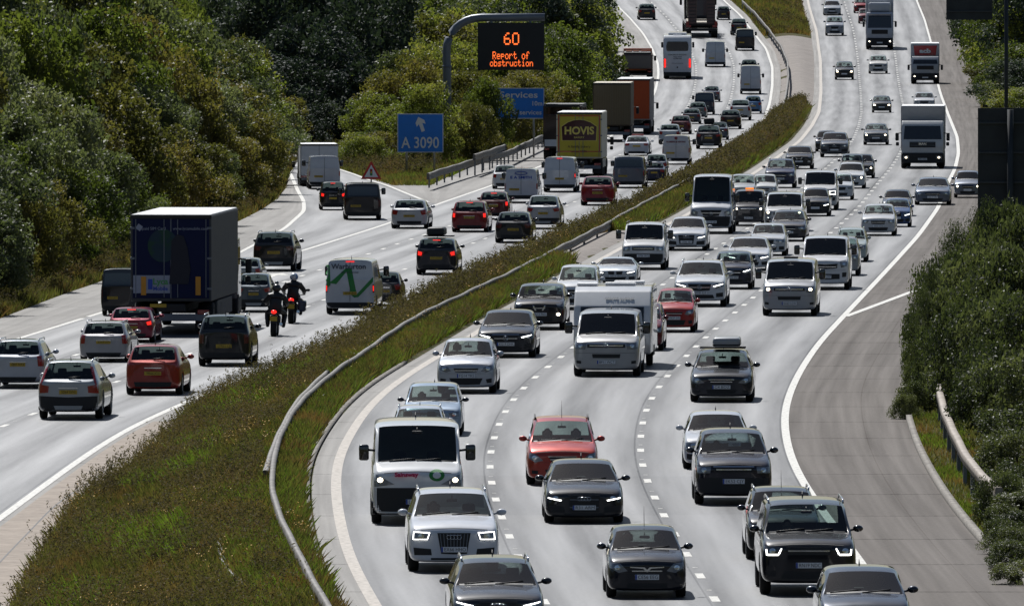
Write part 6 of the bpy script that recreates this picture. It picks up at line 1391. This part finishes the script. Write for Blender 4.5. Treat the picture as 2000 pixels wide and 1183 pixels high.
scat(weeds, 'weeds', 1300, 240, 640, mL, mR, 1.15, WM, noise=(.5, .3, 2.6), flt=nb_, nl=46, size=.034, spread=.16, label='scattered head-high weeds standing out of the central reservation')
lushR = lambda Y: RL(Y) - np.clip(2.6 - (Y - 240) * .002, 1.6, 3)
scat(grass, 'grass', 60000, 240, 480, lushR, mR, .30, .024, GL, noise=(1.1, -.5, 2.), label='lush green grass beside the right carriageway')
scat(grass, 'grass', 22000, 480, 900, lambda Y: RL(Y) - 1.9, mR, .4, .05, GL, noise=(.8, -.2, 2.), flt=ok_, label='lush green grass farther along the right carriageway')
scat(grass, 'grass', 40000, 250, 400, lambda Y: mL(Y) + .8, lambda Y: mR(Y) - 2.5, .42, .022, GL, noise=(.55, .15, 5.2), label='patches of fresh grass in the central reservation')
scat(flowers, 'flowers', 1500, 250, 440, mL, mR, .55, YF, noise=(.8, .6, 4.2), size=.020, label='small yellow ragwort flowers in the central reservation')
scat(flowers, 'flowers', 260, 440, 620, mL, mR, .8, YF, noise=(.8, .4, 4.2), size=.026, label='yellow flowers farther along the central reservation')
scat(flowers, 'flowers', 120, 240, 420, mL, mR, .45, WF, size=.013, nf=6, noise=(.8, .3, 2.2), label='small white flowers in the central reservation')
# right verge
scat(grass, 'grass', 60000, 255, 420, lambda Y: RK(Y) + .18, lambda Y: RK(Y) + 5, .14, .022, GM, label='short grass of the right verge')
scat(grass, 'grass', 18000, 265, 345, lambda Y: RK(Y) + .18, lambda Y: RK(Y) + 1.4, .12, .02, GL, noise=(1.5, 0., 1.), label='bright grass patches of the right verge')
scat(weeds, 'weeds', 2500, 262, 420, lambda Y: RK(Y) + 1.7, lambda Y: RK(Y) + 6, .5, WM, nl=26, size=.035, label='weeds under the bushes of the right verge')
scat(grass, 'grass', 25000, 800, 1400, lambda Y: RK(Y) + .1, lambda Y: RK(Y) + 4, .4, .08, GM, label='far grass of the right verge')
# left bank foot, and verges round the gore
scat(grass, 'grass', 60000, 440, 800, lambda Y: SS(Y) - 3.5, lambda Y: SS(Y) - .05, .4, .035, GM, label='grass at the foot of the wooded bank')
scat(weeds, 'weeds', 4200, 440, 800, lambda Y: SS(Y) - 2.6, lambda Y: SS(Y) - .3, .75, WM, nl=24, size=.05, label='weeds at the foot of the wooded bank')
scat(weeds, 'weeds', 1200, 560, 800, lambda Y: SS(Y) - 2., lambda Y: SS(Y) - .3, .9, WB, nl=24, size=.05, label='brown weeds at the foot of the wooded bank')
gl_ = lambda Y: SRt(Y) + .3; gr_ = lambda Y: np.maximum(LN(Y), SRt(Y)) - .15
scat(grass, 'grass', 60000, yof(362), 1150, gl_, gr_, .35, .05, GM, label='grass behind the roadside barrier')
scat(grass, 'grass', 20000, yof(362), 950, lambda Y: np.maximum(gl_(Y), gr_(Y) - 3.), gr_, .3, .05, GL, noise=(.8, .2, 1.), label='fresh grass along the roadside barrier')
scat(weeds, 'weeds', 3500, 745, 1100, gl_, lambda Y: gr_(Y) - 1.5, .9, WM, nl=24, size=.07, spread=.25, label='undergrowth below the trees on the wedge')
# ------------------------------------------------------------------ signs
BLUE = plain('sign_blue', (.010, .19, .68), .45); SWH = plain('sign_white', (.72, .73, .74), .5); SBACK = noise_mat('sign_back', [(.4, (.018, .022, .026)), (.6, (.028, .034, .038))], 1.2, .6)
def board(name, x0, x1, y0, y1, Y, label, cat='road sign', posts=2, border=.05, mat=BLUE, gz=None, **k):
    X0, X1 = (x0 - 1000) * Y / F, (x1 - 1000) * Y / F; z1, z0 = CH - (y0 + 130) * Y / F, CH - (y1 + 130) * Y / F
    gz = float(zL(Y)) if gz is None else gz; W_, H_ = X1 - X0, z1 - z0
    root = empty(name, ((X0 + X1) / 2, Y, gz), 0, label=label, cat=cat); zc = (z0 + z1) / 2 - gz
    rb(root, 'border', (0, .01, zc), (W_, .04, H_), SWH, .0); root.children[-1].data.transform(Matrix())
    rb(root, 'panel', (0, -.02, zc), (W_ - 2 * border, .03, H_ - 2 * border), mat, .0)
    for s in ([-.3, .3] if posts == 2 else [0]): MB().tube([(s * W_, .1, -.3), (s * W_, .1, z1 - gz)], .06, 8).build('post', STEEL, root)
    return root, W_, H_, zc
r_, W_, H_, zc = board('direction_sign', 776, 866, 222, 298, 748, 'blue direction sign A 3090 with a white arrow pointing up and left')
put_text('A 3090', .92, SWH, r_, (0, -.05, zc - H_ * .26), -1, bold=.012, width=W_ * .82)
a0 = .33; ar = [(.13, -.42), (-.13, -.42), (-.13, .12), (-.34, .0), (-.34, .26), (0, .58), (.34, .26), (.34, .0), (.13, .12)]
MB().prism([(x * .8 * math.cos(a0) - z * .9 * math.sin(a0) + .05, zc + H_ * .2 + x * .8 * math.sin(a0) + z * .9 * math.cos(a0)) for x, z in ar], -.06, -.04).build('arrow', SWH, r_)
r_, W_, H_, zc = board('services_sign', 960, 1063, 172, 232, 806, 'blue services sign partly covered by leaves, reading 10m and No services')
put_text('Services', .55, SWH, r_, (.05, -.05, zc + H_ * .27), -1, bold=.008, width=W_ * .72); put_text('10m', .40, SWH, r_, (W_ * .36, -.05, zc - .02), -1, bold=.006); put_text('No services', .40, SWH, r_, (.45, -.05, zc - H_ * .30), -1, bold=.006, width=W_ * .62)
# triangular warning sign: traffic lights ahead
Yt = 700.; X = (725 - 1000) * Yt / F; gz = float(zL(Yt)); zt_, zb_ = CH - (314 + 130) * Yt / F - gz, CH - (350 + 130) * Yt / F - gz
r_ = empty('warning_sign', (X, Yt, gz), label='red triangular warning sign showing traffic lights beside the slip road', cat='road sign'); tri = lambda k, c: [(x * k, c + (z - c) * k) for x, z in ((-.57, zb_), (.57, zb_), (0, zt_))]; c_ = zb_ + (zt_ - zb_) / 3
MB().prism(tri(1, c_), 0, .03).build('red_triangle', paint((.50, .03, .03)), r_); MB().prism(tri(.66, c_), -.015, 0).build('white_triangle', SWH, r_); MB().box((0, -.02, c_ + .04), (.13, .01, .36), .02).build('symbol', BLK, r_)
for k, c in enumerate(((.6, .03, .02), (.7, .4, .02), (.05, .4, .1))): MB().ell((0, -.03, c_ + .15 - k * .11), (.045, .01, .045)).build('symbol_light', paint(c), r_)
MB().tube([(0, .06, -.3), (0, .06, zt_ - .1)], .045, 8).build('post', STEEL, r_)
# overhead message sign on its curved arm
Yt = 800.; k_ = Yt / F; gz = float(zL(Yt)); zz = lambda y: CH - (y + 130) * k_ - gz; xx = lambda x: (x - 1000) * k_
r_ = empty('message_sign', (0, Yt, gz), label='black electronic message sign showing 60 and Report of obstruction on a curved grey mast', cat='message sign')
pts = [(xx(873), .3, -.5), (xx(873), .3, zz(130)), (xx(872), .3, zz(100))]
for q in range(1, 8): a = q * PI / 16; pts.append((xx(872) + (xx(935) - xx(872)) * (1 - math.cos(a)), .3, zz(100) + (zz(36) - zz(100)) * math.sin(a)))
pts += [(xx(940), .3, zz(35)), (xx(1064), .3, zz(34))]
MB().tube(pts, [.27] * 2 + [.26] * 8 + [.25] * 2, 14).build('mast', GREYM, r_); MB().tube([(xx(873), .3, zz(128)), (xx(873), .3, zz(132))], .30, 14).build('flange', GREYM, r_)
MB().box(((xx(933) + xx(1063)) / 2, .1, (zz(45) + zz(137)) / 2), (xx(1063) - xx(933), .35, zz(45) - zz(137)), .04).build('display', plain('display_black', (.006, .007, .010), .5), r_)
for x in (960, 1036): MB().box((xx(x), .25, zz(41)), (.15, .2, .35), .02).build('bracket', GREYM, r_)
LED = plain('orange_led', (.3, .05, .01), .4, 0, 0, (1, .16, .03), 1.6)
_DOT = {'0': '01110 10001 10001 10001 10001 10001 01110', '6': '00110 01000 10000 11110 10001 10001 01110', 'R': '11110 10001 10001 11110 10100 10010 10001', 'e': '00000 00000 01110 10001 11111 10000 01110',
        'p': '00000 00000 11110 10001 11110 10000 10000', 'o': '00000 00000 01110 10001 10001 10001 01110', 'r': '00000 00000 10110 11001 10000 10000 10000', 't': '01000 01000 11110 01000 01000 01001 00110',
        'f': '00110 01001 01000 11100 01000 01000 01000', 'b': '10000 10000 11110 10001 10001 10001 11110', 's': '00000 00000 01111 10000 01110 00001 11110', 'u': '00000 00000 10001 10001 10001 10011 01101',
        'c': '00000 00000 01110 10001 10000 10001 01110', 'i': '00100 00000 01100 00100 00100 00100 01110', 'n': '00000 00000 10110 11001 10001 10001 10001', ' ': '00000 00000 00000 00000 00000 00000 00000'}
def led(txt, x0, x1, y0, y1, fill=.86):
    n = len(txt); cols = n * 6 - 1; dx = (xx(x1) - xx(x0)) / cols; dz = (zz(y0) - zz(y1)) / 7; m = MB()
    for k, ch in enumerate(txt):
        for rr, row in enumerate(_DOT[ch].split()):
            for c, b in enumerate(row):
                if b == '1': m.box((xx(x0) + (k * 6 + c + .5) * dx, -.09, zz(y0) - (rr + .5) * dz), (dx * fill, .02, dz * fill))
    m.build('display_text', LED, r_)
led('60', 984, 1014, 64, 88); led('Report of', 962, 1034, 101, 116); led('obstruction', 957, 1041, 117, 130)
# the backs of the two big signs on the right
def back_sign(name, x0, x1, y0, y1, Y, label, ribs, posts, gz):
    X0, X1 = (x0 - 1000) * Y / F, (x1 - 1000) * Y / F; z1, z0 = CH - (y0 + 130) * Y / F - gz, CH - (y1 + 130) * Y / F - gz; xc = (X0 + X1) / 2; W_ = X1 - X0
    root = empty(name, (xc, Y, gz), label=label, cat='road sign'); rb(root, 'panel', (0, .05, (z0 + z1) / 2), (W_, .06, z1 - z0), SBACK, .0)
    for k in range(ribs): rb(root, 'rib', (0, -.02, z0 + (z1 - z0) * (k + .5) / ribs), (W_ * .98, .08, .07), plain('rib_steel', (.045, .052, .06), .5, .3), .01)
    for s in posts: MB().tube([(s * W_, -.16, -.4), (s * W_, -.16, z1 - .05)], .11, 10).build('post', SBACK, root)
    if posts[0] > .6: rb(root, 'arm', (.6 * W_, -.05, z1 - 1.2), (W_ * .5, .15, .2), SBACK, .01)
    return root
back_sign('road_sign', 1910, 2120, 211, 560, 425, 'large dark back of a road sign at the right edge rising out of the bushes', 6, (-.2, .3), float(zR(425)) + .6)
back_sign('road_sign', 1848, 1938, -60, 39, 700, 'dark back of a smaller sign hanging at the top right corner', 3, (.80,), float(zR(700)) + .6)
# red and white marker in the verge at the top right
Yt = 930.; X = (1926 - 1000) * Yt / F
r_ = empty('verge_marker', (X, Yt, float(zR(Yt)) + .4), label='red and white striped marker board leaning in the verge at the top right', cat='marker board')
for k in range(6): rb(r_, 'stripe', (.06 * k - .15, 0, 1.55 - k * .25), (.34, .05, .25), paint((.5, .04, .03)) if k % 2 == 0 else SWH, .0)
rb(r_, 'foot', (0, .05, .1), (.5, .1, .3), TRIM, .02)
# small white litter on the verges
for px, py, s_, lb in ((1916, 897, 'R', 'crumpled white litter on the grass of the right verge'), (886, 316, 'L', 'white bag on the grass behind the roadside barrier')):
    X, Yv = ground(px, py if s_ == 'L' else 850, s_)
    m = MB().ell((0, 0, .08), (.22, .16, .10), u=7, v=5)
    for v in m.bm.verts: v.co += Vector((random.uniform(-.05, .05), random.uniform(-.05, .05), random.uniform(-.03, .05)))
    o = m.build('litter', SWH); o.location = (X, Yv, float(terrain_z(X, Yv)) + .02); tag(o, lb, 'litter')
